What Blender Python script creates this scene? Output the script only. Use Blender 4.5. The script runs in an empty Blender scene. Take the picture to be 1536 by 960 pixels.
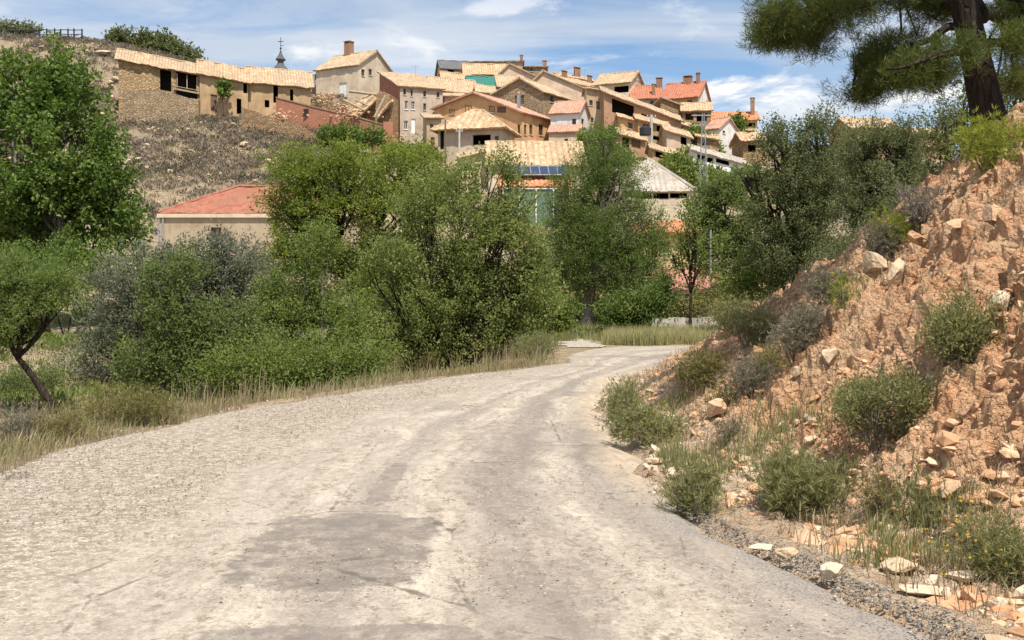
import bpy, math, random
import numpy as np
from mathutils import Vector, Matrix
random.seed(7)
RNG = np.random.default_rng(11)
SC = bpy.context.scene
COL = SC.collection
# one photograph pixel is 1/1536 of the distance; horizon on row 430, eye 1.6 m above the road
F, CX, HY, CZ = 1536.0, 768.0, 430.0, 1.6
def P(px, py, Y):
    return np.array([(px - CX) / F * Y, Y, CZ + (HY - py) / F * Y])

# ------------------------------------------------------------------ noise
def _h(ix, iy, iz, seed):
    h = (ix * 374761393 + iy * 668265263 + iz * 1442695041 + seed * 974634777) & 0xffffffff
    h = ((h ^ (h >> 13)) * 1274126177) & 0xffffffff
    h = ((h ^ (h >> 16)) * 2246822519) & 0xffffffff
    return ((h ^ (h >> 15)) & 0xffff) / 65535.0
def vn(p, seed=0):
    p = np.asarray(p, float)
    i = np.floor(p).astype(np.int64); f = p - i
    f = f * f * (3 - 2 * f)
    x, y, z = i[..., 0], i[..., 1], i[..., 2]
    r = 0
    for dx in (0, 1):
        wx = f[..., 0] if dx else 1 - f[..., 0]
        for dy in (0, 1):
            wy = f[..., 1] if dy else 1 - f[..., 1]
            for dz in (0, 1):
                wz = f[..., 2] if dz else 1 - f[..., 2]
                r = r + wx * wy * wz * _h(x + dx, y + dy, z + dz, seed)
    return r
def fbm(p, octv=4, seed=0):
    p = np.asarray(p, float); a, s, t = .5, 0, 0
    for k in range(octv):
        s = s + a * vn(p * 2 ** k + 17.3 * k, seed + k); t += a; a *= .5
    return s / t
def worley(p, seed=0):
    """nearest-cell random value and distance to it (broken blocks)"""
    p = np.asarray(p, float); i = np.floor(p).astype(np.int64); best = np.full(p.shape[:-1], 9.0); val = np.zeros(p.shape[:-1])
    for dx in (-1, 0, 1):
        for dy in (-1, 0, 1):
            for dz in (-1, 0, 1):
                c = i + np.array([dx, dy, dz]); x, y, z = c[..., 0], c[..., 1], c[..., 2]
                d = (c[..., 0] + _h(x, y, z, seed) - p[..., 0]) ** 2 + (c[..., 1] + _h(x, y, z, seed + 1) - p[..., 1]) ** 2 + (c[..., 2] + _h(x, y, z, seed + 2) - p[..., 2]) ** 2
                k = d < best; best = np.where(k, d, best); val = np.where(k, _h(x, y, z, seed + 3), val)
    return val, np.sqrt(best)
def xyz(x, y, z=0):
    x, y, z = np.broadcast_arrays(np.asarray(x, float), np.asarray(y, float), np.asarray(z, float))
    return np.stack([x, y, z], -1)
def sstep(a, b, x):
    t = np.clip((np.asarray(x, float) - a) / (b - a), 0, 1)
    return t * t * (3 - 2 * t)

# ------------------------------------------------------------------ objects
def tag(o, label=None, cat=None, group=None, kind=None):
    if label: o['label'] = label
    if cat: o['category'] = cat
    if group: o['group'] = group
    if kind: o['kind'] = kind
    return o
def empty(name, loc, rz=0.0):
    o = bpy.data.objects.new(name, None); COL.objects.link(o)
    o.location = [float(v) for v in loc]; o.rotation_euler = (0, 0, rz); o.empty_display_size = .3
    return o
def link(name, me, mats, parent=None, loc=None):
    for m in (mats if isinstance(mats, (list, tuple)) else [mats]): me.materials.append(m)
    o = bpy.data.objects.new(name, me); COL.objects.link(o)
    if parent is not None: o.parent = parent
    if loc is not None: o.location = [float(v) for v in loc]
    return o
def npmesh(name, V, Fc, mats, parent=None, loc=None, smooth=False, attrs=None, fattrs=None, mi=None):
    """one mesh from arrays; Fc is (n,k)"""
    V = np.asarray(V, np.float32); Fc = np.asarray(Fc, np.int32)
    me = bpy.data.meshes.new(name)
    n, k = Fc.shape
    me.vertices.add(len(V)); me.vertices.foreach_set('co', V.ravel())
    me.loops.add(n * k); me.loops.foreach_set('vertex_index', Fc.ravel())
    me.polygons.add(n); me.polygons.foreach_set('loop_start', np.arange(0, n * k, k, dtype=np.int32))
    if mi is not None: me.polygons.foreach_set('material_index', np.asarray(mi, np.int32))
    me.update(calc_edges=True)
    for d, dom in ((attrs, 'POINT'), (fattrs, 'FACE')):
        for nm, val in (d or {}).items():
            a = me.attributes.new(nm, 'FLOAT', dom); a.data.foreach_set('value', np.asarray(val, np.float32))
    me.polygons.foreach_set('use_smooth', np.full(n, smooth, bool))
    return link(name, me, mats, parent, loc)
class MB:
    """collects boxes, sheets and tubes and links them as one mesh"""
    def __init__(s): s.v, s.f, s.m = [], [], []
    def poly(s, pts, m=0):
        b = len(s.v); s.v += [tuple(map(float, p)) for p in pts]; s.f.append(tuple(range(b, b + len(pts)))); s.m.append(m)
    def box(s, lo, hi, m=0):
        (a, b, c), (d, e, f) = lo, hi
        n = len(s.v)
        s.v += [(a, b, c), (d, b, c), (d, e, c), (a, e, c), (a, b, f), (d, b, f), (d, e, f), (a, e, f)]
        for q in ((0, 3, 2, 1), (4, 5, 6, 7), (0, 1, 5, 4), (1, 2, 6, 5), (2, 3, 7, 6), (3, 0, 4, 7)):
            s.f.append(tuple(n + i for i in q)); s.m.append(m)
    def tube(s, pts, rad, sides=6, m=0, cap=True):
        pts = [np.asarray(p, float) for p in pts]; n = len(s.v)
        for i, p in enumerate(pts):
            d = pts[min(i + 1, len(pts) - 1)] - pts[max(i - 1, 0)]
            d = d / (np.linalg.norm(d) + 1e-9)
            a = np.cross(d, (0.31, 0.95, 0.05) if abs(d[2]) > .8 else (0, 0, 1)); a /= np.linalg.norm(a) + 1e-9
            b = np.cross(d, a); r = rad[i] if hasattr(rad, '__len__') else rad
            for k in range(sides):
                t = 2 * math.pi * k / sides
                s.v.append(tuple(p + r * (math.cos(t) * a + math.sin(t) * b)))
        for i in range(len(pts) - 1):
            for k in range(sides):
                k2 = (k + 1) % sides
                s.f.append((n + i * sides + k, n + i * sides + k2, n + (i + 1) * sides + k2, n + (i + 1) * sides + k)); s.m.append(m)
        if cap:
            s.f.append(tuple(n + k for k in range(sides))[::-1]); s.m.append(m)
            e = n + (len(pts) - 1) * sides
            s.f.append(tuple(e + k for k in range(sides))); s.m.append(m)
    def lathe(s, c, prof, sides=8, m=0, rot=0.0):
        n = len(s.v); c = np.asarray(c, float)
        for r, z in prof:
            for k in range(sides):
                t = 2 * math.pi * k / sides + rot
                s.v.append((c[0] + r * math.cos(t), c[1] + r * math.sin(t), c[2] + z))
        for i in range(len(prof) - 1):
            for k in range(sides):
                k2 = (k + 1) % sides
                s.f.append((n + i * sides + k, n + i * sides + k2, n + (i + 1) * sides + k2, n + (i + 1) * sides + k)); s.m.append(m)
        s.f.append(tuple(n + k for k in range(sides))[::-1]); s.m.append(m)
        e = n + (len(prof) - 1) * sides
        s.f.append(tuple(e + k for k in range(sides))); s.m.append(m)
    def shear(s, k):
        s.v = [(x, y, z - k * x) for x, y, z in s.v]; return s
    def build(s, name, mats, parent=None, loc=None, smooth=False):
        me = bpy.data.meshes.new(name); me.from_pydata(s.v, [], s.f)
        me.polygons.foreach_set('material_index', np.array(s.m, np.int32))
        me.polygons.foreach_set('use_smooth', np.full(len(s.f), smooth, bool)); me.update()
        if hasattr(s, 'rib'):
            r = np.full(len(s.v), .8, np.float32)
            for i0, a in s.rib: r[i0:i0 + len(a)] = a
            me.attributes.new('rib', 'FLOAT', 'POINT').data.foreach_set('value', r)
        return link(name, me, mats, parent, loc)

# ------------------------------------------------------------------ materials
class NT:
    def __init__(s, name):
        s.mat = bpy.data.materials.new(name); s.mat.use_nodes = True
        s.t = s.mat.node_tree; s.N = s.t.nodes; s.L = s.t.links
        s.b = s.N['Principled BSDF']; s.out = s.N['Material Output']
        s.b.inputs['Roughness'].default_value = .9
        s.b.inputs['Specular IOR Level'].default_value = .15
    def lk(s, a, b): s.L.new(a, b)
    def co(s, scale=(1, 1, 1), rot=(0, 0, 0), src='Object'):
        if not hasattr(s, '_tc'): s._tc = s.N.new('ShaderNodeTexCoord')
        m = s.N.new('ShaderNodeMapping'); m.inputs['Scale'].default_value = scale; m.inputs['Rotation'].default_value = rot
        s.lk(s._tc.outputs[src], m.inputs['Vector']); return m.outputs[0]
    def noise(s, scale, detail=4, rough=.55, vec=None, dist=0.0):
        n = s.N.new('ShaderNodeTexNoise'); n.inputs['Scale'].default_value = scale; n.inputs['Detail'].default_value = detail
        n.inputs['Roughness'].default_value = rough; n.inputs['Distortion'].default_value = dist
        s.lk(vec if vec is not None else s.co(), n.inputs['Vector']); return n.outputs['Fac']
    def vor(s, scale, feat='F1', vec=None, out='Distance', rand=1.0):
        n = s.N.new('ShaderNodeTexVoronoi'); n.feature = feat; n.inputs['Scale'].default_value = scale
        n.inputs['Randomness'].default_value = rand
        s.lk(vec if vec is not None else s.co(), n.inputs['Vector']); return n.outputs[out]
    def ramp(s, fac, stops, interp='LINEAR'):
        n = s.N.new('ShaderNodeValToRGB'); e = n.color_ramp; e.interpolation = interp
        while len(e.elements) > len(stops): e.elements.remove(e.elements[-1])
        while len(e.elements) < len(stops): e.elements.new(1)
        for el, (p, c) in zip(e.elements, stops):
            el.position = p
            el.color = (c, c, c, 1) if isinstance(c, (int, float)) else (*c, 1)
        s.lk(fac, n.inputs[0]); return n.outputs[0]
    def mix(s, fac, a, b, mode='MIX'):
        n = s.N.new('ShaderNodeMix'); n.data_type = 'RGBA'; n.blend_type = mode
        for sock, v in ((n.inputs[0], fac), (n.inputs[6], a), (n.inputs[7], b)):
            if isinstance(v, (int, float)): sock.default_value = v
            elif isinstance(v, tuple): sock.default_value = (*v, 1)
            else: s.lk(v, sock)
        return n.outputs[2]
    def math(s, op, a, b=0.0, c=None):
        n = s.N.new('ShaderNodeMath'); n.operation = op
        for sock, v in zip(n.inputs, (a, b, c)):
            if v is None: continue
            if isinstance(v, (int, float)): sock.default_value = v
            else: s.lk(v, sock)
        return n.outputs[0]
    def attr(s, name):
        n = s.N.new('ShaderNodeAttribute'); n.attribute_name = name; return n.outputs['Fac']
    def bump(s, h, strength=.5, dist=.05):
        n = s.N.new('ShaderNodeBump'); n.inputs['Strength'].default_value = strength; n.inputs['Distance'].default_value = dist
        if hasattr(s, '_bp'): s.lk(s._bp, n.inputs['Normal'])
        s.lk(h, n.inputs['Height']); s._bp = n.outputs[0]
        s.lk(s._bp, s.b.inputs['Normal'])
    def col(s, c):
        if isinstance(c, tuple): s.b.inputs['Base Color'].default_value = (*c, 1)
        else: s.lk(c, s.b.inputs['Base Color'])
        return s.mat
def sc3(c, k): return tuple(min(.9, v * k) for v in c)
def plaster(name, c, var=.25, stain=.3):
    t = NT(name)
    a = t.noise(.55, 5); b = t.noise(5, 4)
    col = t.mix(t.ramp(a, [(.3, 0.0), (.7, 1.0)]), sc3(c, 1 - var), sc3(c, 1 + var * .6))
    streak = t.noise(1.6, 4, .6, t.co((1, 1, .18)))
    col = t.mix(t.ramp(streak, [(.5, 0.0), (.72, stain)]), col, tuple(v * .55 for v in c))
    pk = t.noise(.9, 5, .65); col = t.mix(t.ramp(pk, [(.56, 0.0), (.60, .5)]), col, (c[0] * .72, c[1] * .62, c[2] * .55))   # render fallen off in patches
    t.bump(b, .4, .03); return t.col(col)
def stone(name, c, scale=2.4):
    t = NT(name); v = t.co((1, 1, 1.9))
    cell = t.vor(scale, vec=v, out='Color'); d = t.vor(scale, 'DISTANCE_TO_EDGE', vec=v)
    r = t.N.new('ShaderNodeSeparateColor'); t.lk(cell, r.inputs[0])
    col = t.ramp(r.outputs[0], [(0, sc3(c, .6)), (.45, c), (.8, sc3(c, 1.25)), (1, (c[0] * 1.25, c[1] * 1.0, c[2] * .8))])
    big = t.noise(.5, 4)
    col = t.mix(t.ramp(big, [(.35, 0.0), (.7, .55)]), col, sc3(c, .75))
    col = t.mix(t.ramp(d, [(0, .75), (.07, 0.0)]), col, sc3(c, .45))
    t.bump(t.ramp(d, [(0, 0.0), (.15, 1.0)]), .9, .09); return t.col(col)
def brick(name, c):
    t = NT(name); b = t.noise(.8, 4); v = t.noise(9, 3)
    col = t.mix(t.ramp(b, [(.3, 0.0), (.7, 1.0)]), sc3(c, .75), sc3(c, 1.15))
    col = t.mix(t.ramp(v, [(.4, 0.0), (.7, .5)]), col, (.5, .38, .28))
    n = t.N.new('ShaderNodeTexBrick'); n.inputs['Scale'].default_value = 1
    n.inputs['Brick Width'].default_value = .28; n.inputs['Row Height'].default_value = .09; n.inputs['Mortar Size'].default_value = .012
    t.lk(t.co(rot=(math.pi / 2, 0, 0)), n.inputs['Vector'])
    t.bump(n.outputs['Fac'], -.35, .02); return t.col(col)
def tiles(name, a, b, c, dirt=(.30, .24, .17)):
    """old clay barrel tiles: every tile a little different, lichen and dirt in patches"""
    t = NT(name); cell = t.vor(3.2, vec=t.co((1.2, .8, .8)), out='Color')
    r = t.N.new('ShaderNodeSeparateColor'); t.lk(cell, r.inputs[0])
    col = t.ramp(r.outputs[0], [(0, a), (.5, b), (1, c)])
    big = t.noise(.45, 5, .6)
    col = t.mix(.25, col, b); pt = t.noise(1.5, 4, .6, t.co((1, 1, 1))); col = t.mix(t.ramp(pt, [(.50, 0.0), (.64, .75)]), col, (b[0] * .82, b[1] * .62, b[2] * .5)); col = t.mix(t.ramp(big, [(.40, 0.0), (.68, .7)]), col, dirt)
    rib = t.attr('rib')   # channels hold soil and lichen, the cover tiles stay clean
    col = t.mix(t.ramp(rib, [(.2, .42), (.6, 0.0)]), col, sc3(a, .6))
    sm = t.noise(14, 3); t.bump(sm, .5, .04); return t.col(col)
def simple(name, c, rough=.8, var=.15, scale=3.0, metal=0.0, spec=.2):
    t = NT(name); n = t.noise(scale, 4)
    t.b.inputs['Roughness'].default_value = rough; t.b.inputs['Metallic'].default_value = metal
    t.b.inputs['Specular IOR Level'].default_value = spec
    return t.col(t.mix(t.ramp(n, [(.3, 0.0), (.7, 1.0)]), sc3(c, 1 - var), sc3(c, 1 + var)))
def leafmat(name, dark, mid, light, transl=.3, rough=.55):
    t = NT(name)
    col = t.ramp(t.attr('tint'), [(0, dark), (.5, mid), (1, light)])
    t.b.inputs['Roughness'].default_value = rough; t.b.inputs['Specular IOR Level'].default_value = .25
    t.col(col)
    tr = t.N.new('ShaderNodeBsdfTranslucent'); mx = t.N.new('ShaderNodeMixShader')
    hs = t.N.new('ShaderNodeHueSaturation'); hs.inputs['Saturation'].default_value = 1.15; hs.inputs['Value'].default_value = 1.4
    t.lk(col, hs.inputs['Color']); t.lk(hs.outputs[0], tr.inputs[0])
    mx.inputs[0].default_value = transl
    t.lk(t.b.outputs[0], mx.inputs[1]); t.lk(tr.outputs[0], mx.inputs[2]); t.lk(mx.outputs[0], t.out.inputs[0])
    return t.mat
def barkmat(name, c):
    t = NT(name); v = t.co((6, 6, 1.3)); n = t.noise(3, 6, .65, v); pl = t.vor(3.2, 'DISTANCE_TO_EDGE', t.co((4, 4, 1.2)))
    t.bump(n, .9, .03); t.bump(t.ramp(pl, [(0, 0.0), (.12, 1.0)]), .8, .03); return t.col(t.ramp(n, [(.3, sc3(c, .45)), (.55, c), (.75, sc3(c, 1.5))]))

M = {}
M['ochre'] = plaster('ochre_plaster', (.66, .385, .19))
M['tan'] = plaster('tan_plaster', (.48, .355, .23))
M['cream'] = plaster('cream_plaster', (.62, .51, .37))
M['greyp'] = plaster('grey_plaster', (.48, .39, .30))
M['pinkp'] = plaster('pink_plaster', (.58, .43, .31))
M['white'] = plaster('white_plaster', (.72, .69, .64), .1, .15)
M['yellow'] = plaster('yellow_plaster', (.60, .46, .24))
M['khaki'] = plaster('khaki_plaster', (.43, .345, .235), .12, .2)
M['stone'] = stone('dry_stone', (.46, .32, .175))
M['stone2'] = stone('grey_stone', (.38, .285, .18), 2.8)
M['stonedark'] = stone('brown_stone', (.38, .255, .145), 2.6)
M['mud'] = plaster('mud_plaster', (.47, .32, .18), .3, .4)
M['brick'] = brick('red_brick', (.37, .135, .075))
M['chim'] = plaster('chimney_render', (.30, .175, .115))
M['brick2'] = brick('pale_brick', (.42, .22, .13))
M['straw'] = tiles('straw_tiles', (.33, .215, .13), (.47, .345, .215), (.58, .465, .325))
M['straw2'] = tiles('mixed_tiles', (.36, .20, .11), (.50, .36, .215), (.60, .48, .32))
M['redt'] = tiles('red_tiles', (.35, .125, .075), (.42, .165, .10), (.48, .22, .14), (.32, .17, .11))
M['dullred'] = tiles('dull_red_tiles', (.27, .10, .065), (.33, .13, .085), (.38, .17, .115), (.27, .15, .10))
M['orange'] = tiles('orange_tiles', (.44, .165, .075), (.52, .225, .11), (.60, .31, .18), (.42, .23, .14))
M['pinkt'] = tiles('pink_tiles', (.40, .21, .14), (.49, .28, .195), (.57, .36, .265), (.34, .22, .16))
M['slate'] = tiles('slate_roofing', (.10, .105, .115), (.14, .145, .155), (.18, .18, .19), (.12, .12, .12))
M['greyt'] = tiles('fibre_cement', (.36, .325, .27), (.42, .38, .32), (.48, .445, .38), (.28, .245, .20))
M['greent'] = simple('green_sheeting', (.035, .16, .12), .5)
M['wood'] = simple('old_wood', (.17, .11, .07))
M['woodp'] = simple('pale_wood', (.38, .29, .19))
M['glass'] = simple('window_glass', (.035, .04, .045), .12, .2, 3, 0, .5)
M['dark'] = simple('interior_shade', (.03, .025, .02))  # near-black colour stands for the unlit space behind openings
M['whitep'] = simple('white_paint', (.74, .73, .70), .5, .06)
M['iron'] = simple('dark_iron', (.06, .06, .065), .5, .2, 5, .6)
M['galv'] = simple('galvanised_steel', (.42, .43, .44), .45, .15, 5, .7)
M['concrete'] = simple('weathered_concrete', (.46, .42, .36), .9, .2)
M['bark'] = barkmat('brown_bark', (.13, .095, .065))
M['barkd'] = barkmat('dark_bark', (.05, .036, .027))
M['barkg'] = barkmat('grey_bark', (.24, .20, .155))
M['twig'] = barkmat('dry_twigs', (.27, .22, .17))
# ------------------------------------------------------------------ the village, listed (pixel edges of each front, distance, turn)
# pl, pr: front wall's ends; pe: eave at the left end; Y: distance of the left end; yaw; D: depth; pb: foot of the wall
HOUSES = []
def H(label, pl, pr, pe, Y, yaw, D, pb, roof, rise, wall, rmat, **k):
    HOUSES.append(dict(label=label, pl=pl, pr=pr, pe=pe, Y=Y, yaw=yaw, D=D, pb=pb, roof=roof, rise=rise, wall=wall, rmat=rmat, **k))
# the row of stone barns on the hill
G1 = 'ruined stone barns in a row on the hill'
H('stone barn at the top of the row, wide dark open loft with wooden rail', 178, 299, 88, 138, 16, 5.5, 172, 'gx', 1.7, 'stone', 'straw', drop=1.5, oh=.5, rough=.16, cat='barn', group=G1, name='stone_barn',
  ops={'f': [(240, 105, 257, 136, 'open'), (264, 110, 296, 135, 'open'), (264, 136, 296, 149, 'open')], 'l': []}, rail=(264, 134, 297))
H('middle stone barn of the hill row with a green creeper on its wall', 299.5, 372, 109.5, 140.6, 16, 6.5, 173, 'gx', 2.3, 'mud', 'straw2', drop=.9, oh=.5, rough=.16, cat='barn', group=G1, name='stone_barn',
  ops={'f': [(316, 142, 326, 167, 'door'), (331, 121, 341, 132, 'open'), (355, 148, 362, 171, 'open'), (365, 125, 373, 140, 'open')]})
H('lowest stone barn of the hill row beside the slate spire', 372.5, 466, 122, 143, 16, 7, 166, 'gx', 2.6, 'mud', 'straw', drop=0.3, oh=.5, rough=.14, cat='barn', group=G1, name='stone_barn',
  ops={'f': [(397, 150, 404, 161, 'open'), (410, 128, 417, 154, 'open'), (435, 134, 440, 151, 'open')]})
GV = 'old houses of the hill village'
H('tall cream house with straw tiled roof and a brick chimney beside the spire', 474, 537, 106, 160, -30, 9, 150, 'gx', 2.9, 'cream', 'straw', oh=.3, chim=[(.35, .5, 1.1, 1.9)], group=GV,
  ops={'f': [(509, 124, 520, 148, 'white')], 'r': [(542, 104, 547, 114, 'win'), (553, 103, 558, 113, 'win')]}, bay=(460, 109, 474, 126))
H('tall narrow house with red brick flank and grey facade behind the collapsed ruin', 600, 664, 130, 140, 22, 11, 222, 'sf', 4.0, 'greyp', 'straw', oh=.35, group=GV, side={'l': 'brick'},
  ops={'f': [(605, 133, 609, 142, 'win'), (616, 134, 619, 144, 'win'), (635, 136, 639, 145, 'win'), (655, 138, 659, 146, 'win'), (607, 151, 612, 164, 'wf'), (617, 152, 622, 164, 'wf'), (635, 155, 639, 165, 'win'),
             (606, 181, 612, 194, 'wf'), (617, 178, 623, 200, 'white'), (637, 181, 641, 201, 'win'), (634, 204, 644, 226, 'door')], 'l': [(562, 128, 566, 135, 'win'), (573, 140, 577, 150, 'win')]})
H('brownish house with long straw roof behind the grey facade house', 650, 718, 135, 152, 14, 8, 165, 'gx', 2.6, 'pinkp', 'straw', drop=.3, group=GV,
  ops={'f': [(668, 139, 677, 147, 'open'), (694, 139, 700, 146, 'wf'), (706, 141, 711, 148, 'win')]})
H('small lean-to house with pale tiles tucked above the orange house', 667, 698, 145, 146, 8, 5, 170, 'sf', 1.3, 'pinkp', 'straw2', group=GV, ops={'f': [(673, 149, 678, 154, 'win')]})
H('big orange plastered house with broad pinkish gable roof', 652, 783, 164, 141, -33, 8.5, 236, 'gy', 2.3, 'ochre', 'pinkt', drop=1.8, frac=.47, oh=.45, group=GV,
  ops={'f': [(674, 164, 682, 171, 'win'), (698, 158, 708, 169, 'win'), (734, 159, 742, 168, 'win'), (746, 160, 759, 169, 'shut'), (690, 182, 696, 190, 'win'), (722, 180, 728, 188, 'win'), (755, 190, 761, 201, 'win'), (776, 187, 780, 202, 'win')],
       'r': [(786, 187, 790, 202, 'win'), (794, 187, 799, 202, 'win'), (808, 187, 815, 203, 'win')]}, chim=[(.85, .3, .35, 2.2)])
H('grey stone gabled house with pale roof above the orange house', 740, 815, 142, 148, -33, 7, 172, 'gy', 2.0, 'stone2', 'straw', drop=.5, frac=.55, group=GV,
  ops={'f': [(772, 143, 786, 156, 'shut'), (756, 150, 762, 158, 'win')], 'r': [(825, 144, 830, 153, 'win')]})
H('small hip roofed house of shaded beige walls with wide dark window', 657, 752, 192, 118, -14, 6.2, 234, 'hip', 2.2, 'greyp', 'straw2', oh=.7, pitch=.75, amp=.075, group=GV,
  ops={'f': [(660, 196, 666, 224, 'open'), (709, 202, 736, 217, 'open'), (742, 204, 748, 220, 'win')], 'r': []})
H('white house with pinkish roof beside the orange house', 826, 868, 171, 136, -18, 6, 220, 'gx', 1.9, 'white', 'pinkt', oh=.3, group=GV, ops={'f': [(858, 178, 864, 195, 'win')], 'r': [(872, 178, 876, 190, 'win')]})
H('low lean-to of the white house with pink tiles and two small windows', 823, 868, 200, 131, -8, 3.4, 224, 'sf', 1.35, 'pinkp', 'pinkt', oh=.25, group=GV, ops={'f': [(827, 212, 831, 217, 'win'), (847, 208, 852, 217, 'win')]})
H('blank pinkish house wall under a long falling roof edge', 795, 891, 126, 160, 4, 8, 176, 'gy', 2.2, 'pinkp', 'straw', drop=1.3, frac=.2, group=GV, ops={})
H('pink gabled house with one small window high in the village', 748, 827, 112, 168, 0, 7, 145, 'gy', 2.0, 'pinkp', 'straw', drop=1.6, frac=.2, group=GV, ops={'f': [(777, 117, 783, 121, 'win'), (795, 122, 801, 126, 'win')]})
H('long cream house on the very top of the village', 704, 784, 94, 182, 0, 6, 118, 'gx', .55, 'tan', 'straw', drop=-.15, group=GV, chim=[(.98, .5, .5, 1.0)], ops={})
H('slate roofed house at the left end of the hilltop', 662, 704, 103, 178, 12, 6, 122, 'gx', 1.9, 'tan', 'slate', group=GV, ops={'f': [(672, 104, 681, 108, 'open')]})
H('house with sagging pale roof over a long dark loft gap', 697, 763, 111, 172, 6, 6, 130, 'gx', 2.2, 'tan', 'straw2', group=GV, rough=.1, ops={'f': [(712, 113, 739, 119, 'open')]})
H('house roofed with green sheeting below the hilltop', 706, 748, 133, 160, 12, 6, 150, 'gx', 2.4, 'tan', 'greent', group=GV, amp=.01, ops={})
H('cream roofed house beside the green sheeted roof', 748, 786, 130, 161, 8, 6, 150, 'gx', 2.2, 'tan', 'straw', group=GV, ops={})
H('stone house with flat top and brick chimney right of the hilltop', 787, 820, 101, 186, 0, 5, 118, 'gx', .3, 'stone2', 'straw2', group=GV, chim=[(.92, .4, .7, 1.1)], ops={'f': [(795, 103, 799, 107, 'win')]})
H('brown house with low roof and a stout chimney', 838, 890, 114, 176, 6, 7, 140, 'gx', 1.1, 'mud', 'straw2', drop=.9, group=GV, chim=[(.6, .35, 1.0, 1.5)], ops={'f': [(851, 120, 856, 124, 'win')]})
H('house with straw roof and an open dark gallery under its eave', 891, 945, 128, 166, -26, 7, 155, 'gx', 2.2, 'cream', 'straw', group=GV, ops={'f': [(921, 129, 943, 139, 'open')], 'r': [(955, 121, 959, 128, 'win')]})
H('grey house under a red tiled roof with two chimneys', 948, 992, 148, 162, -4, 7, 170, 'gx', 2.5, 'greyp', 'redt', group=GV, ops={'f': [(975, 151, 981, 157, 'win')]}, chim=[(.98, .45, .9, 1.3), (.75, .1, .5, 1.6)])
H('red roofed house with a bright white gable', 992, 1047, 149, 160, -24, 8, 174, 'gx', 2.9, 'white', 'redt', group=GV, side={'f': 'mud'}, ops={'f': [(1030, 150, 1038, 156, 'win')], 'r': [(1059, 144, 1064, 151, 'wf'), (1069, 144, 1072, 151, 'wf')]}, chim=[(.55, .5, 1.2, .9), (.85, .45, .5, 1.5)])
H('brown stone house under one long pale roof edge falling to its side', 990, 1045, 167, 150, 3, 6, 195, 'gy', 1.9, 'stonedark', 'straw', frac=.04, oh=.35, group=GV, ops={'f': []})
H('house with straw roof over a timber gallery', 1024, 1066, 167, 148, -8, 6, 196, 'gx', 1.5, 'stonedark', 'straw2', group=GV, ops={'f': [(1028, 170, 1040, 180, 'open'), (1045, 170, 1060, 182, 'open')]})
H('large open fronted ruin with long falling roof and brick wall', 906, 1022, 139, 138, 0, 6, 216, 'gx', 1.1, 'mud', 'straw', drop=3.9, oh=.4, rough=.1, group=GV, side={'f': 'brick2'},
  ops={'f': [(918, 153, 951, 174, 'open'), (943, 185, 948, 192, 'win'), (962, 172, 975, 188, 'open')]})
H('half ruined ochre house behind the black tank', 957, 1004, 180, 134, 0, 5, 226, 'gx', .9, 'mud', 'straw2', drop=1.0, rough=.1, group=GV, ops={'f': [(985, 185, 994, 198, 'open'), (979, 204, 989, 210, 'open'), (964, 186, 974, 196, 'win')]})
H('pinkish house with a dark open window under short eave', 1000, 1036, 197, 130, 0, 5, 236, 'gx', 1.0, 'pinkp', 'straw', drop=.9, group=GV, ops={'f': [(1021, 203, 1030, 217, 'open')]})
H('shed with broad dark mouth under the ochre ruin', 978, 1013, 224, 126, 0, 4, 246, 'gx', .8, 'mud', 'straw', drop=.8, rough=.08, group=GV, cat='shed', name='shed', ops={'f': [(983, 228, 1004, 238, 'open')]})
H('low house with brown wooden gallery under the brick wall', 923, 968, 200, 131, 0, 4, 232, 'gx', .9, 'brick2', 'straw2', drop=1.0, group=GV, ops={'f': [(933, 206, 944, 222, 'open'), (947, 209, 961, 222, 'shut')]})
H('tiny white gabled house with pink roof beside a green tree', 1056, 1078, 196, 140, -42, 5.4, 236, 'gx', 1.7, 'white', 'pinkt', oh=.25, group=GV, ops={'r': [(1084, 193, 1088, 200, 'win'), (1094, 216, 1098, 224, 'door')]})
H('yellow house with orange roof and tall chimney at the end of the village', 1070, 1136, 181, 165, -6, 7, 212, 'gx', 1.7, 'yellow', 'orange', oh=.5, group=GV, chim=[(.93, .3, .6, 2.6)], ops={'f': [(1117, 184, 1133, 190, 'open'), (1118, 196, 1132, 203, 'win')]})
H('long low shed with falling grey roof and dark open side', 1040, 1121, 227, 122, 0, 5, 264, 'gx', .9, 'white', 'greyt', drop=1.7, oh=.35, group=GV, cat='shed', name='shed', ops={'f': [(1046, 234, 1070, 242, 'open'), (1074, 237, 1094, 246, 'open'), (1098, 241, 1114, 249, 'open')]})
H('broken house end with crumbling straw roof beside the oaks', 1115, 1152, 211, 134, 5, 5, 248, 'gx', 1.2, 'stonedark', 'straw2', rough=.22, group=GV, ops={'f': [(1122, 217, 1134, 228, 'open')]})
H('stone barn with straw roof peeping over the oaks', 1278, 1350, 192, 122, 8, 6, 240, 'gx', 1.5, 'stone', 'straw', rough=.1, cat='barn', name='stone_barn', ops={})
H('stone barn with low roof half hidden by the big pine', 1372, 1424, 201, 118, 8, 6, 240, 'gx', .9, 'stonedark', 'straw2', rough=.1, cat='barn', name='stone_barn', ops={})
H('cream building with whitish hip roof and long dark window band', 922, 1042, 287, 84, 0, 7.2, 350, 'hip', 2.9, 'cream', 'greyt', oh=.2, pitch=.4, cat='building', name='village_building', ops={'f': [(958, 289.5, 978, 298, 'open'), (980, 289.5, 1003, 298, 'open'), (1005, 289.5, 1031, 297, 'open')]})
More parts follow.
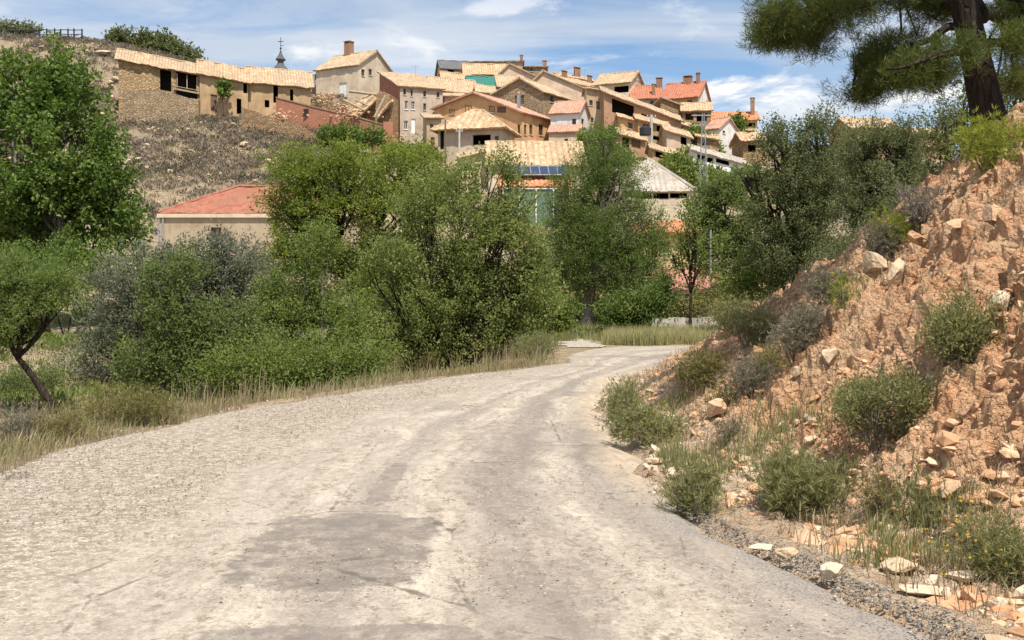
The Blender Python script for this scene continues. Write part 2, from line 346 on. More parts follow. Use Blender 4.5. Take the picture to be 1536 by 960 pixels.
H('low yellow house with orange tiles and white fascia below the hip roof', 958, 1052, 351, 72, -3, 5, 406, 'sf', 1.0, 'yellow', 'orange', oh=.45, pitch=.4, ops={'f': [(990, 362, 1004, 380, 'win'), (1020, 360, 1034, 384, 'door')]})
H('low house with bright orange tiles below the solar panels', 752, 852, 281, 88, 0, 6, 345, 'gx', 1.15, 'cream', 'orange', pitch=.45, amp=.06, ops={'f': [(775, 290, 790, 304, 'win')]})
H('long barn with strongly ribbed cream tiles above the solar panels', 733, 876, 248, 103, 2, 10, 290, 'gx', 2.9, 'cream', 'straw2', pitch=.62, amp=.10, cat='barn', name='barn', ops={'f': []}, chim=[])
H('small cream outbuilding with slanting roof below the hip house', 688, 729, 240, 108, 0, 5, 268, 'gx', .8, 'cream', 'straw', drop=-.8, ops={'f': [(696, 246, 706, 256, 'open')]})
H('khaki rendered house with smooth red hip roof below the scrub hill', 240, 540, 322, 75, 0, 9, 398, 'hip', 2.3, 'khaki', 'dullred', oh=.12, pitch=.28, amp=.015, fascia=True, ops={'f': [(316, 341, 332, 360, 'win'), (358, 370, 364, 373, 'open')]})

# smaller houses and lean-tos that fill the lanes between
H('narrow cream house end with brown plinth beside the open fronted ruin', 880, 906, 134, 140, 0, 5, 220, 'gx', .5, 'cream', 'straw', drop=.3, group=GV, side={'f': 'tan'}, ops={'f': [(884, 150, 889, 158, 'win'), (894, 152, 900, 164, 'shut'), (886, 176, 890, 184, 'win')]})
H('low tiled house with tiny windows under the cream roofed house', 716, 742, 138, 151, 6, 5, 165, 'gx', 1.4, 'tan', 'straw2', drop=.3, group=GV, ops={'f': [(722, 142, 726, 147, 'win'), (733, 143, 737, 148, 'win')]})
H('long low roof stepping down behind the blank pinkish wall', 826, 905, 117, 168, 4, 7, 150, 'gx', 1.3, 'mud', 'straw', drop=1.9, group=GV, rough=.09, chim=[(.3, .4, .8, 1.0), (.8, .5, .7, 1.1)], ops={'f': [(850, 124, 854, 128, 'win')]})
H('brown loft house with a row of dark gaps left of the green sheeting', 664, 706, 118, 168, 8, 6, 140, 'gx', 1.6, 'tan', 'straw2', drop=.4, rough=.1, group=GV, ops={'f': [(674, 121, 682, 127, 'open'), (690, 122, 696, 128, 'win')]})
H('ochre house with plank balcony between brick wall and dark gallery', 930, 962, 176, 135, 0, 4, 205, 'gx', .6, 'ochre', 'straw2', drop=.8, rough=.1, group=GV, ops={'f': [(942, 184, 949, 193, 'win')]})
H('small stone shed with straw tiles above the long low shed', 1046, 1078, 205, 132, 0, 4, 240, 'gx', .8, 'stonedark', 'straw2', drop=.5, rough=.1, group=GV, cat='shed', name='shed', ops={'f': [(1052, 209, 1060, 218, 'open')]})
H('low grey shed under the straw gallery house', 1008, 1046, 184, 141, 0, 4, 205, 'gx', .7, 'mud', 'straw', drop=.9, rough=.08, group=GV, cat='shed', name='shed', ops={'f': [(1014, 189, 1024, 197, 'open'), (1032, 193, 1040, 200, 'win')]})
H('plain tan house with brown shutters left of the hip roofed house', 640, 662, 178, 126, 10, 5, 240, 'sf', 1.2, 'tan', 'straw', group=GV, ops={'f': [(645, 186, 650, 196, 'shut'), (646, 206, 652, 222, 'door')]})

def hgeo(h):
    ya = math.radians(h['yaw']); c, s = math.cos(ya), math.sin(ya)
    A = P(h['pl'], h['pe'], h['Y']); k = (h['pr'] - CX) / F
    W = (k * h['Y'] - A[0]) / (c - k * s); zb = P(h['pl'], h['pb'], h['Y'])[2]
    return A, W, zb, A[2] - zb, c, s

# ------------------------------------------------------------------ terrain
def catmull(pts, n):
    p = np.array([pts[0]] + list(pts) + [pts[-1]], float); out = []
    m = len(pts) - 1
    for q in np.linspace(0, m - 1e-6, n):
        i = int(q); t = q - i; a, b, c, d = p[i:i + 4]
        out.append(.5 * (2 * b + (c - a) * t + (2 * a - 5 * b + 4 * c - d) * t * t + (3 * b - a - 3 * c + d) * t ** 3))
    return np.array(out)
LEFT = [(-5.3, -6), (-5.1, 0), (-4.95, 5), (-4.66, 9.27), (-4.42, 11.2), (-3.86, 12.9), (-3.18, 14.6), (-2.25, 16.6), (-.84, 18.9), (.9, 21.4), (1.2, 23.4), (1.5, 25.4), (2.5, 27.3), (4.8, 28.0), (9, 28.4), (16, 28.5)]
RIGHT = [(2.9, -6), (2.5, 0), (1.98, 4.6), (1.42, 6.64), (1.18, 9.1), (1.14, 11), (1.18, 13), (1.32, 15), (1.72, 17.5), (2.45, 19.2), (3.5, 20.8), (5, 22.2), (7, 23.2), (10, 23.8), (16, 24)]
Lc, Rc = catmull(LEFT, 240), catmull(RIGHT, 240)
_j = lambda p, s: (fbm(xyz(p[:, 0] * 1.1, p[:, 1] * 1.1), 4, s) - .5)
Lc[:, 0] += .5 * _j(Lc, 91); Rc[:, 0] += .38 * _j(Rc, 92) + .16 * (vn(xyz(Rc[:, 0] * 4, Rc[:, 1] * 4), 93) - .5)
def edge_l(y): return np.interp(y, Lc[:, 1], Lc[:, 0])
def edge_r(y): return np.interp(y, Rc[:, 1], Rc[:, 0])
def crest(y):
    return (np.interp(y, [0, 5, 6.5, 8, 10, 11, 12, 13, 14, 17, 20, 22, 24], [4.6, 4.7, 4.85, 4.95, 5.1, 5.2, 5.1, 5.05, 4.85, 4.75, 4.75, 5.6, 9.4]),
            np.interp(y, [0, 5, 8, 10, 10.4, 11, 12, 13, 14, 17, 20, 22, 24], [3.4, 3.4, 3.3, 3.2, 3.15, 3.05, 2.77, 2.36, 2.0, 1.5, 1.02, .7, .35]))
def bank_h(x, y):
    x = np.asarray(x, float); y = np.asarray(y, float)
    e = edge_r(y); xc, hc = crest(y); d0 = np.interp(y, [4, 6.6, 9, 14, 20], [.85, .85, .5, .5, .35])
    xc = np.maximum(xc, e + d0 + .5)
    s = np.clip((x - e - d0) / (xc - e - d0), 0, 1)
    h = hc * (.6 * s + .4 * (s * s * (3 - 2 * s)) ** .8) + .10 * np.clip(x - xc, 0, 12)
    return h + .05 * sstep(0, d0, x - e)
CTRL = [(0, 50, 165), (60, 57, 165), (130, 60, 165), (200, 78, 158), (270, 90, 165), (-150, 60, 165), (-150, 180, 130), (-150, 330, 85), (0, 180, 132), (100, 170, 134), (180, 178, 136), (300, 178, 138), (380, 190, 137), (120, 250, 112), (200, 300, 96), (250, 262, 110), (350, 262, 112),
        (400, 215, 128), (470, 222, 127), (60, 340, 82), (180, 345, 80), (440, 300, 95), (320, 392, 72), (240, 390, 72), (420, 395, 72), (0, 410, 58), (200, 415, 55), (330, 420, 54), (450, 412, 60), (560, 235, 125), (540, 152, 153), (600, 260, 112), (600, 400, 60),
        (800, 330, 84), (900, 345, 80), (960, 404, 68), (1040, 404, 68), (870, 440, 52), (1000, 440, 50), (1100, 440, 48), (1180, 440, 42), (1320, 410, 40), (1450, 400, 40), (1150, 320, 95), (1250, 300, 100), (1450, 280, 100), (1600, 280, 100), (1150, 255, 122), (1250, 245, 118), (1400, 245, 115), (1010, 245, 124), (700, 425, 55), (780, 430, 52), (1000, 470, 41), (1100, 465, 39), (870, 470, 42)]
cp = [P(*c) for c in CTRL]
for h in HOUSES:
    A, W, zb, Hh, c, s = hgeo(h)
    for u, v in ((.1, -.6), (.9, -.6), (.5, h['D'] + 1)):
        cp.append(np.array([A[0] + u * W * c - v * s, A[1] + u * W * s + v * c, zb - h.get('drop', 0) * u * .7 + (.18 * h['D'] if v > 0 else 0)]))
for x in range(-120, 121, 40):
    cp.append(np.array([x, 250, 30])); cp.append(np.array([x * 2, 420, 5]))
for a in range(0, 360, 30): cp.append(np.array([900 * math.cos(math.radians(a)), 900 * math.sin(math.radians(a)), -4]))
cp += [np.array([-90, 60, 2.5]), np.array([-60, 38, -.3]), np.array([-30, 40, 0.2]), np.array([-12, 42, .6]), np.array([60, 60, 4]), np.array([90, 120, 12]), np.array([-140, 160, 30]), np.array([140, 200, 16]), np.array([0, 42, .5]), np.array([30, 36, 1.7]), np.array([16, 33, 1.1]),
       np.array([-1, 33, -.02]), np.array([2, 34, .0]), np.array([6, 33, .03]), np.array([3, 38, .1]), np.array([9, 34, .1]),
       np.array([-30, 0, -1]), np.array([40, 0, 4]), np.array([0, -60, 0])]
cp = np.array(cp)
_A = np.linalg.norm(cp[:, None, :2] - cp[None, :, :2], axis=2)
_n = len(cp); _B = np.ones((_n, 3)); _B[:, :2] = cp[:, :2]
_K = np.zeros((_n + 3, _n + 3)); _K[:_n, :_n] = _A - 2.0 * np.eye(_n); _K[:_n, _n:] = _B; _K[_n:, :_n] = _B.T
_w = np.linalg.solve(_K, np.concatenate([cp[:, 2], np.zeros(3)]))
def rbf(x, y):
    x = np.asarray(x, float); y = np.asarray(y, float); sh = x.shape; x = x.ravel(); y = y.ravel(); out = np.empty(len(x))
    for i in range(0, len(x), 4000):
        X, Y_ = x[i:i + 4000], y[i:i + 4000]
        d = np.hypot(X[:, None] - cp[None, :, 0], Y_[:, None] - cp[None, :, 1])
        out[i:i + 4000] = d @ _w[:_n] + _w[_n] * X + _w[_n + 1] * Y_ + _w[_n + 2]
    return out.reshape(sh)
def near_h(x, y):
    x = np.asarray(x, float); y = np.asarray(y, float)
    dl = edge_l(y) - x
    zl = -.05 - .62 * sstep(.2, 3.5, dl) + .12 * (vn(xyz(x * .5, y * .5), 3) - .5) * sstep(.5, 2, dl) - .25 * sstep(4, 20, dl)
    zl = -.04 + (zl + .04) * (1 - sstep(23, 27, y))
    return np.where(dl > 0, zl, np.where((x > edge_r(y)) & (y < 24), bank_h(x, y), -.05))
def in_bank(x, y):
    e = edge_r(y); return (x > e - .1) & (x < e + 8.2) & (y > 1.6) & (y < 22.4)
def ground_z(x, y):
    """smooth terrain height"""
    x = np.asarray(x, float); y = np.asarray(y, float)
    w = sstep(29, 38, y) * 1.0
    w = np.maximum(w, sstep(25, 60, np.abs(x - 2)) * sstep(-5, 60, y + np.abs(x) * .3))
    far = rbf(x, y)
    far = far + .7 * (fbm(xyz(x * .12, y * .12), 3, 9) - .5) * sstep(60, 90, y)
    return near_h(x, y) * (1 - w) + far * w
def bank_noise(x, y, h):
    e = edge_r(y); t = x - e
    amp = sstep(.0, .9, t) * (.55 + .45 * sstep(.15, .8, h)) * (1 - .5 * sstep(16, 22, y))
    p = xyz(x, y, h)
    r = (fbm(p * 1.3, 3, 21) - .5) * .55
    gul = np.abs(fbm(xyz(x * .9 + y * .35, y * 2.1, h * .4), 3, 31) - .5)
    r = r - .24 * np.exp(-gul * 14) * sstep(.2, .8, h)
    q = fbm(p * 4.2, 2, 41); r = r + .22 * (np.floor(q * 7) / 7 + .35 * (q * 7 - np.floor(q * 7)) / 7 - .5)
    r = r + .11 * (1 - 2 * np.abs(vn(p * 9.5, 51) - .5)) * 1.0 - .05
    r = r + .05 * (vn(p * 21, 61) - .5)
    wp = p + .10 * xyz(vn(p * 5, 62), vn(p * 5, 63), vn(p * 5, 64))
    for sc, a in ((2.6, .06), (6.0, .075), (13.0, .07), (24.0, .035)):     # broken blocks, each size standing a little proud of the next
        v, d = worley(wp * sc * np.array([1, 1, 1.35]), int(sc * 10)); r = r + a * (v - .5) - a * .35 * np.clip(d - .45, 0, 1)
    return r * amp
def surf_z(x, y):
    x = np.asarray(x, float); y = np.asarray(y, float)
    h = bank_h(x, y)
    return np.where(in_bank(x, y), h + bank_noise(x, y, h), ground_z(x, y))

def hit(px, py, y0=3.5, y1=60):
    """distance at which the line of sight through a photograph pixel meets the ground"""
    ys = np.geomspace(y0, y1, 900); d = CZ + (HY - py) / F * ys - surf_z((px - CX) / F * ys, ys)
    k = np.where(d <= 0)[0]; return float(ys[k[0]]) if len(k) else None
def spaced(parts):
    return np.unique(np.concatenate([np.arange(a, b, s) for a, b, s in parts]))
gx = spaced([(-900, -200, 50), (-200, -90, 6), (-90, -20, 1.6), (-20, 20, .55), (20, 90, 1.6), (90, 200, 6), (200, 901, 50)])
gy = spaced([(-60, -4, 4), (-4, 34, .5), (34, 80, 1.1), (80, 190, 1.5), (190, 320, 7), (320, 1400, 60)])
gX, gY = np.meshgrid(gx, gy)
gZ = ground_z(gX, gY)
gZ = np.where((gX > edge_r(gY) - .45) & (gX < edge_r(gY) + 7.6) & (gY > 2.2) & (gY < 21.8), gZ - .8, gZ)
nx, ny = len(gx), len(gy)
ii = np.arange(nx * ny).reshape(ny, nx)
gF = np.stack([ii[:-1, :-1], ii[:-1, 1:], ii[1:, 1:], ii[1:, :-1]], -1).reshape(-1, 4)
def ground_mat():
    t = NT('dry_ground'); v = t.co()
    n1 = t.noise(.22, 6, .6); n2 = t.noise(1.7, 5, .6); n3 = t.noise(11, 4)
    col = t.ramp(n1, [(.35, (.36, .25, .15)), (.5, (.29, .225, .145)), (.66, (.20, .16, .11))])
    col = t.mix(t.ramp(n2, [(.42, 0.0), (.58, .8)]), col, (.17, .135, .095))
    col = t.mix(t.ramp(n3, [(.55, 0.0), (.7, .8)]), col, (.50, .37, .23))
    t.bump(n2, .7, .3); t.bump(n3, .6, .06)
    return t.col(col)
M['ground'] = ground_mat()
tag(npmesh('ground', np.stack([gX, gY, gZ], -1).reshape(-1, 3), gF, M['ground'], smooth=True), 'dry earth and hillside under the village', 'ground', kind='structure')

# ------------------------------------------------------------------ road
def road():
    nu = 44
    u = np.linspace(0, 1, nu); V = Lc[:, None, :] * (1 - u)[None, :, None] + Rc[:, None, :] * u[None, :, None]
    # densify along the way
    rows = np.linspace(0, len(Lc) - 1, 620); i0 = np.minimum(rows.astype(int), len(Lc) - 2); f = (rows - i0)[:, None, None]
    V = V[i0] * (1 - f) + V[i0 + 1] * f
    x, y = V[..., 0], V[..., 1]
    w = np.hypot(x[:, -1] - x[:, 0], y[:, -1] - y[:, 0])[:, None]
    dl, dr = u[None, :] * w, (1 - u)[None, :] * w
    z = .03 * np.sin(np.pi * u)[None, :] + .025 * (fbm(xyz(x * .6, y * .6), 3, 5) - .5) + .012 * (vn(xyz(x * 3, y * 3), 6) - .5)
    z = z - .10 * (1 - sstep(0, .35, dl)) - .08 * (1 - sstep(0, .25, dr)) + .0
    sh = 2.75 - .9 * sstep(9, 17, y) - 1.2 * sstep(15, 24, y)          # width of the gravel shoulder
    n = len(rows); ii = np.arange(n * nu).reshape(n, nu)
    Fc = np.stack([ii[:-1, :-1], ii[:-1, 1:], ii[1:, 1:], ii[1:, :-1]], -1).reshape(-1, 4)
    cl = (u[None, :] - .5) * w + 0 * dl
    o = npmesh('road', np.stack([x, y, z], -1).reshape(-1, 3), Fc, road_mat(), smooth=True,
               attrs={'from_left': (dl - sh).ravel(), 'from_right': dr.ravel(), 'across': (dr / (w - sh)).ravel(), 'along': (np.concatenate([[0], np.cumsum(np.hypot(np.diff(x[:, nu // 2]), np.diff(y[:, nu // 2])))])[:, None] + 0 * x).ravel()})
    return tag(o, 'worn pale country road with gravel shoulder curving right', 'road', kind='structure')
def road_mat():
    t = NT('worn_asphalt')
    fl, fr, ac = t.attr('from_left'), t.attr('from_right'), t.attr('across')
    fine = t.noise(38, 5, .7); grit = t.vor(52); grit2 = t.vor(60); mid = t.noise(3.2, 6, .62); big = t.noise(.75, 5, .6)
    base = t.ramp(mid, [(.3, (.37, .31, .245)), (.52, (.47, .405, .325)), (.72, (.54, .475, .385))])
    base = t.mix(t.ramp(big, [(.38, 0.0), (.62, .55)]), base, (.43, .385, .325))
    # wheel tracks: greyer, rubbed down to the stone, running along the lane
    wob = t.math('MULTIPLY_ADD', t.noise(.5, 3), .35, -.175)
    a = t.math('ADD', ac, t.math('MULTIPLY', wob, .35))
    lv_ = t.N.new('ShaderNodeCombineXYZ'); t.lk(t.math('MULTIPLY', ac, 3.6), lv_.inputs[0]); t.lk(t.math('MULTIPLY', t.attr('along'), .16), lv_.inputs[1])
    streak = t.noise(1.9, 6, .62, lv_.outputs[0]); rubbed = t.noise(5.5, 6, .68, lv_.outputs[0])
    base = t.mix(t.ramp(rubbed, [(.40, .55), (.52, 0.0)]), base, (.27, .225, .18))
    base = t.mix(t.ramp(rubbed, [(.54, 0.0), (.68, .6)]), base, (.56, .495, .40))
    def band(c, w, k):
        d = t.math('ABSOLUTE', t.math('SUBTRACT', a, c))
        m = t.ramp(d, [(w * .35, 1.0), (w, 0.0)])
        return t.math('MULTIPLY', t.math('MULTIPLY', m, t.ramp(streak, [(.34, .15), (.54, 1.0)])), k)
    tr = t.math('MAXIMUM', t.math('MAXIMUM', band(.40, .13, .95), band(.13, .12, .8)), t.math('MAXIMUM', band(.69, .08, .7), band(.9, .08, .3)))
    base = t.mix(tr, base, (.23, .20, .175))
    # chips of the stone showing in the binder
    base = t.mix(t.ramp(grit, [(.10, .35), (.40, 0.0)]), base, (.56, .49, .40))
    pit = t.noise(13, 6, .75, t.co((1.25, .8, 1))); pit2 = t.noise(4.2, 5, .7, t.co((1.3, .55, 1)))
    base = t.mix(t.math('MULTIPLY', t.ramp(pit, [(.49, 0.0), (.58, 1.0)]), t.ramp(pit2, [(.42, .15), (.60, .9)])), base, (.20, .155, .115))
    base = t.mix(t.ramp(fine, [(.48, 0.0), (.62, .55)]), base, (.22, .18, .135))
    base = t.mix(t.ramp(t.noise(21, 5, .7), [(.54, 0.0), (.66, .35)]), base, (.60, .53, .43))
    # patched asphalt: where it was mended
    tc = t.N.new('ShaderNodeTexCoord')
    def patch(cx, cy, rx, ry, k, colr=(.175, .15, .13)):
        nonlocal base
        m = t.N.new('ShaderNodeMapping'); m.vector_type = 'POINT'
        m.inputs['Location'].default_value = (-cx / rx, -cy / ry, 0); m.inputs['Scale'].default_value = (1 / rx, 1 / ry, 0)
        t.lk(tc.outputs['Object'], m.inputs['Vector'])
        g0 = t.N.new('ShaderNodeVectorMath'); g0.operation = 'MULTIPLY'; t.lk(m.outputs[0], g0.inputs[0]); t.lk(m.outputs[0], g0.inputs[1])   # squarish outline
        g = t.N.new('ShaderNodeVectorMath'); g.operation = 'LENGTH'; t.lk(g0.outputs[0], g.inputs[0])
        d = t.math('ADD', g.outputs['Value'], t.math('MULTIPLY_ADD', t.noise(3.4, 6, .72), 1.5, -.75))
        f = t.math('MULTIPLY', t.ramp(d, [(.80, 1.0), (.95, 0.0)]), t.math('MULTIPLY', t.ramp(t.noise(4.5, 6, .72), [(.38, .35), (.58, 1.0)]), k))
        base = t.mix(f, base, colr)
    patch(-1.05, 6.2, .60, .92, .9); patch(-1.0, 8.3, .10, .9, .55); patch(-.75, 4.55, .75, .22, .75); patch(.28, 10.8, .9, 1.3, .35)
    patch(-1.55, 13.6, .9, .7, .4); patch(.95, 15.2, .22, .3, .8); patch(.2, 17.6, .9, .35, .45); patch(2.2, 23.0, .9, .35, .6); patch(.9, 20.3, 1.1, .3, .5); patch(.9, 9.2, .35, 1.2, .3); patch(.15, 5.0, .35, 1.0, .4)
    # fine cracks
    ck = t.vor(.8, 'DISTANCE_TO_EDGE', t.co((1, .8, 1)))
    ckd = t.math('ADD', ck, t.math('MULTIPLY_ADD', t.noise(7, 4), .05, -.025))
    crack = t.math('MULTIPLY', t.ramp(ckd, [(0.0, 1.0), (.007, 0.0)]), t.ramp(t.noise(.7, 2), [(.46, 0.0), (.56, .85)]))
    base = t.mix(crack, base, (.13, .11, .09))
    # gravel shoulder on the outer side, ochre wash and dark loose chippings on the inner edge
    edge = t.math('ADD', fl, t.math('MULTIPLY_ADD', t.noise(1.1, 5, .65), 1.7, -.85))
    gm = t.ramp(t.math('MULTIPLY_ADD', edge, .5, .5), [(.22, 1.0), (.75, 0.0)])
    cell = t.vor(75, out='Color'); sp = t.N.new('ShaderNodeSeparateColor'); t.lk(cell, sp.inputs[0])
    gr = t.ramp(sp.outputs[0], [(0, (.21, .17, .125)), (.3, (.35, .295, .23)), (.75, (.46, .40, .325)), (1, (.57, .515, .44))])
    gr = t.mix(t.ramp(t.noise(15, 6, .75), [(.46, 0.0), (.55, .8)]), gr, (.21, .165, .12))
    base = t.mix(gm, base, gr)
    er = t.math('ADD', fr, t.math('MULTIPLY_ADD', t.noise(1.4, 5, .65), .7, -.35))
    base = t.mix(t.ramp(er, [(.15, .85), (.55, 0.0)]), base, t.mix(t.ramp(t.noise(6, 4, .7), [(.4, 0.0), (.6, 1.0)]), (.50, .40, .28), (.33, .27, .21)))
    sep = t.N.new('ShaderNodeSeparateXYZ'); t.lk(tc.outputs['Object'], sep.inputs[0])
    nr = t.ramp(t.math('MULTIPLY', sep.outputs[1], .1), [(.70, 1.0), (.82, 0.0)])
    e2 = t.math('ABSOLUTE', t.math('SUBTRACT', er, .20))
    base = t.mix(t.math('MULTIPLY', nr, t.ramp(e2, [(.08, .95), (.34, 0.0)])), base, t.ramp(grit2, [(.2, (.13, .12, .11)), (.6, (.30, .27, .24))]))
    t.bump(mid, .35, .02); t.bump(grit2, .4, .006); t.bump(fine, .6, .012)
    return t.col(base)
road()

# ------------------------------------------------------------------ the cut bank of clay and broken rock
def bank():
    ys = spaced([(1.2, 5.0, .06), (5.0, 12.0, .035), (12.0, 17.0, .05), (17.0, 22.6, .08)])
    ts = np.unique(np.concatenate([np.arange(-.55, 4.0, .035), np.geomspace(4.0, 8.4, 26)]))
    tt, yy = np.meshgrid(ts, ys); xx = edge_r(yy) + tt
    h = bank_h(xx, yy); nz = bank_noise(xx, yy, h)
    h2 = h + nz
    # push the face out along its normal too so that ledges overhang a little
    gxn = np.gradient(h, axis=1) / np.gradient(xx, axis=1)
    nl = np.sqrt(1 + gxn ** 2)
    X = xx - gxn / nl * nz * .45; Z = h + nz / nl * 1.0
    Z = np.where(gxn < .05, h2, Z)
    rim = np.maximum(sstep(7.6, 8.4, tt), np.maximum(sstep(21.6, 22.6, yy), 1 - sstep(1.2, 2.0, yy)))
    Z = Z - .5 * rim - .14 * (1 - sstep(-.14, .16, tt))
    ny, nx = X.shape; ii = np.arange(nx * ny).reshape(ny, nx)
    Fc = np.stack([ii[:-1, :-1], ii[:-1, 1:], ii[1:, 1:], ii[1:, :-1]], -1).reshape(-1, 4)
    t = NT('clay_and_rock')
    n1 = t.noise(1.1, 6, .6); n2 = t.noise(6, 6, .65); n3 = t.noise(24, 4, .6); ed = t.vor(7, 'DISTANCE_TO_EDGE', t.co((1, 1, 1.5)))
    col = t.ramp(n1, [(.30, (.55, .26, .13)), (.45, (.69, .375, .20)), (.60, (.73, .455, .27)), (.80, (.72, .56, .39))])
    col = t.mix(t.ramp(n2, [(.42, .0), (.62, .85)]), col, (.68, .455, .275))
    col = t.mix(t.ramp(n3, [(.52, 0.0), (.70, .5)]), col, (.40, .23, .125))
    sep = t.N.new('ShaderNodeSeparateXYZ'); t.lk(t.co(), sep.inputs[0])
    low = t.ramp(sep.outputs[2], [(.12, .75), (.45, 0.0)])
    col = t.mix(low, col, t.ramp(n2, [(.35, (.44, .33, .22)), (.65, (.60, .50, .37))]))
    # cap of dry soil and litter on top
    t.bump(n2, .9, .12); t.bump(n3, .8, .04); t.bump(t.ramp(ed, [(0, 0.0), (.12, 1.0)]), .5, .05)
    o = npmesh('bank', np.stack([X, yy, Z], -1).reshape(-1, 3), Fc, t.col(col), smooth=False)
    tag(o, 'cut bank of orange clay and broken rock beside the road', 'bank', kind='structure')
bank()
# ------------------------------------------------------------------ houses
def roofplane(mb, e0, e1, r1, r0, pitch, amp, rough, seed, thick=.14):
    """eave e0-e1, ridge r0-r1 (r0 above e0); ribbed tile sheet with real thickness"""
    e0, e1, r1, r0 = (np.asarray(p, float) for p in (e0, e1, r1, r0))
    E = e1 - e0; L = np.linalg.norm(E); Ed = E / L
    up = ((r0 + r1) - (e0 + e1)) * .5; SL = np.linalg.norm(up)
    N = np.cross(Ed, up); N /= np.linalg.norm(N)
    if N[2] < 0: N = -N
    ns = int(min(260, max(10, L / pitch * 8))); nt = int(max(3, SL / .45))
    s = np.linspace(0, 1, ns); t = np.linspace(0, 1, nt)
    S, T = np.meshgrid(s, t)
    p = (e0[None, None] * (1 - S)[..., None] + e1[None, None] * S[..., None]) * (1 - T)[..., None] + (r0[None, None] * (1 - S)[..., None] + r1[None, None] * S[..., None]) * T[..., None]
    ph = ((p - e0) @ Ed) / pitch
    d = amp * np.abs(np.sin(np.pi * ph)) + rough * 2 * (vn(xyz(p[..., 0] * .9, p[..., 1] * .9, p[..., 2] * .9 + seed), 71) - .5) + rough * .8 * (vn(p * 3.1 + seed, 72) - .5) + .03 * (vn(p * 5 + seed, 73) - .5)
    d = d + .03 * ((T * nt) % 2 > 1)
    top = p + N * (d[..., None] + .02)
    # ragged eave
    top[0] = top[0] - (up / SL)[None] * (rough * 1.6 * vn(xyz(s * L * 2.2, seed, 0), 75))[:, None]
    bot = p - N * thick
    b = len(mb.v); k = ns * nt
    if not hasattr(mb, 'rib'): mb.rib = []
    mb.rib.append((b, np.abs(np.sin(np.pi * ph)).ravel()))
    mb.v += [tuple(q) for q in top.reshape(-1, 3)] + [tuple(q) for q in bot.reshape(-1, 3)]
    def add(*q): mb.f.append(tuple(b + i for i in q)); mb.m.append(0)
    for j in range(nt - 1):
        for i in range(ns - 1):
            a = j * ns + i
            add(a, a + 1, a + ns + 1, a + ns); add(k + a, k + a + ns, k + a + ns + 1, k + a + 1)
    for i in range(ns - 1):
        add(i, k + i, k + i + 1, i + 1); a = (nt - 1) * ns + i; add(a, a + 1, k + a + 1, k + a)
    for j in range(nt - 1):
        a = j * ns; add(a, a + ns, k + a + ns, k + a); a = a + ns - 1; add(a, k + a, k + a + ns, a + ns)
def wallface(mb, frame, L, Ht, holes, m, foot, mrev):
    """frame(a, z, inset) gives the point; the sheet has real openings with reveals"""
    holes = [h for h in holes if h[3] <= Ht - .02]
    xs = sorted({0, L, *[q for h in holes for q in (h[0], h[1])]}); zs = sorted({-foot, Ht, *[q for h in holes for q in (h[2], h[3])]})
    for i in range(len(xs) - 1):
        for j in range(len(zs) - 1):
            cx, cz = (xs[i] + xs[i + 1]) / 2, (zs[j] + zs[j + 1]) / 2
            if any(h[0] < cx < h[1] and h[2] < cz < h[3] for h in holes): continue
            mb.poly([frame(xs[i], zs[j], 0), frame(xs[i + 1], zs[j], 0), frame(xs[i + 1], zs[j + 1], 0), frame(xs[i], zs[j + 1], 0)], m)
    for a0, a1, z0, z1, ty in holes:
        r = .3
        for q in (((a0, z0), (a0, z1)), ((a0, z1), (a1, z1)), ((a1, z1), (a1, z0)), ((a1, z0), (a0, z0))):
            (p, z), (p2, z2) = q
            mb.poly([frame(p, z, 0), frame(p, z, r), frame(p2, z2, r), frame(p2, z2, 0)], mrev)
def fbar(mb, frame, a0, a1, z0, z1, i0, i1, m=0):
    q = [frame(a, z, i) for i in (i0, i1) for a, z in ((a0, z0), (a1, z0), (a1, z1), (a0, z1))]
    n = len(mb.v); mb.v += [tuple(map(float, p)) for p in q]
    for f in ((0, 1, 2, 3), (7, 6, 5, 4), (0, 4, 5, 1), (1, 5, 6, 2), (2, 6, 7, 3), (3, 7, 4, 0)):
        mb.f.append(tuple(n + i for i in f)); mb.m.append(m)
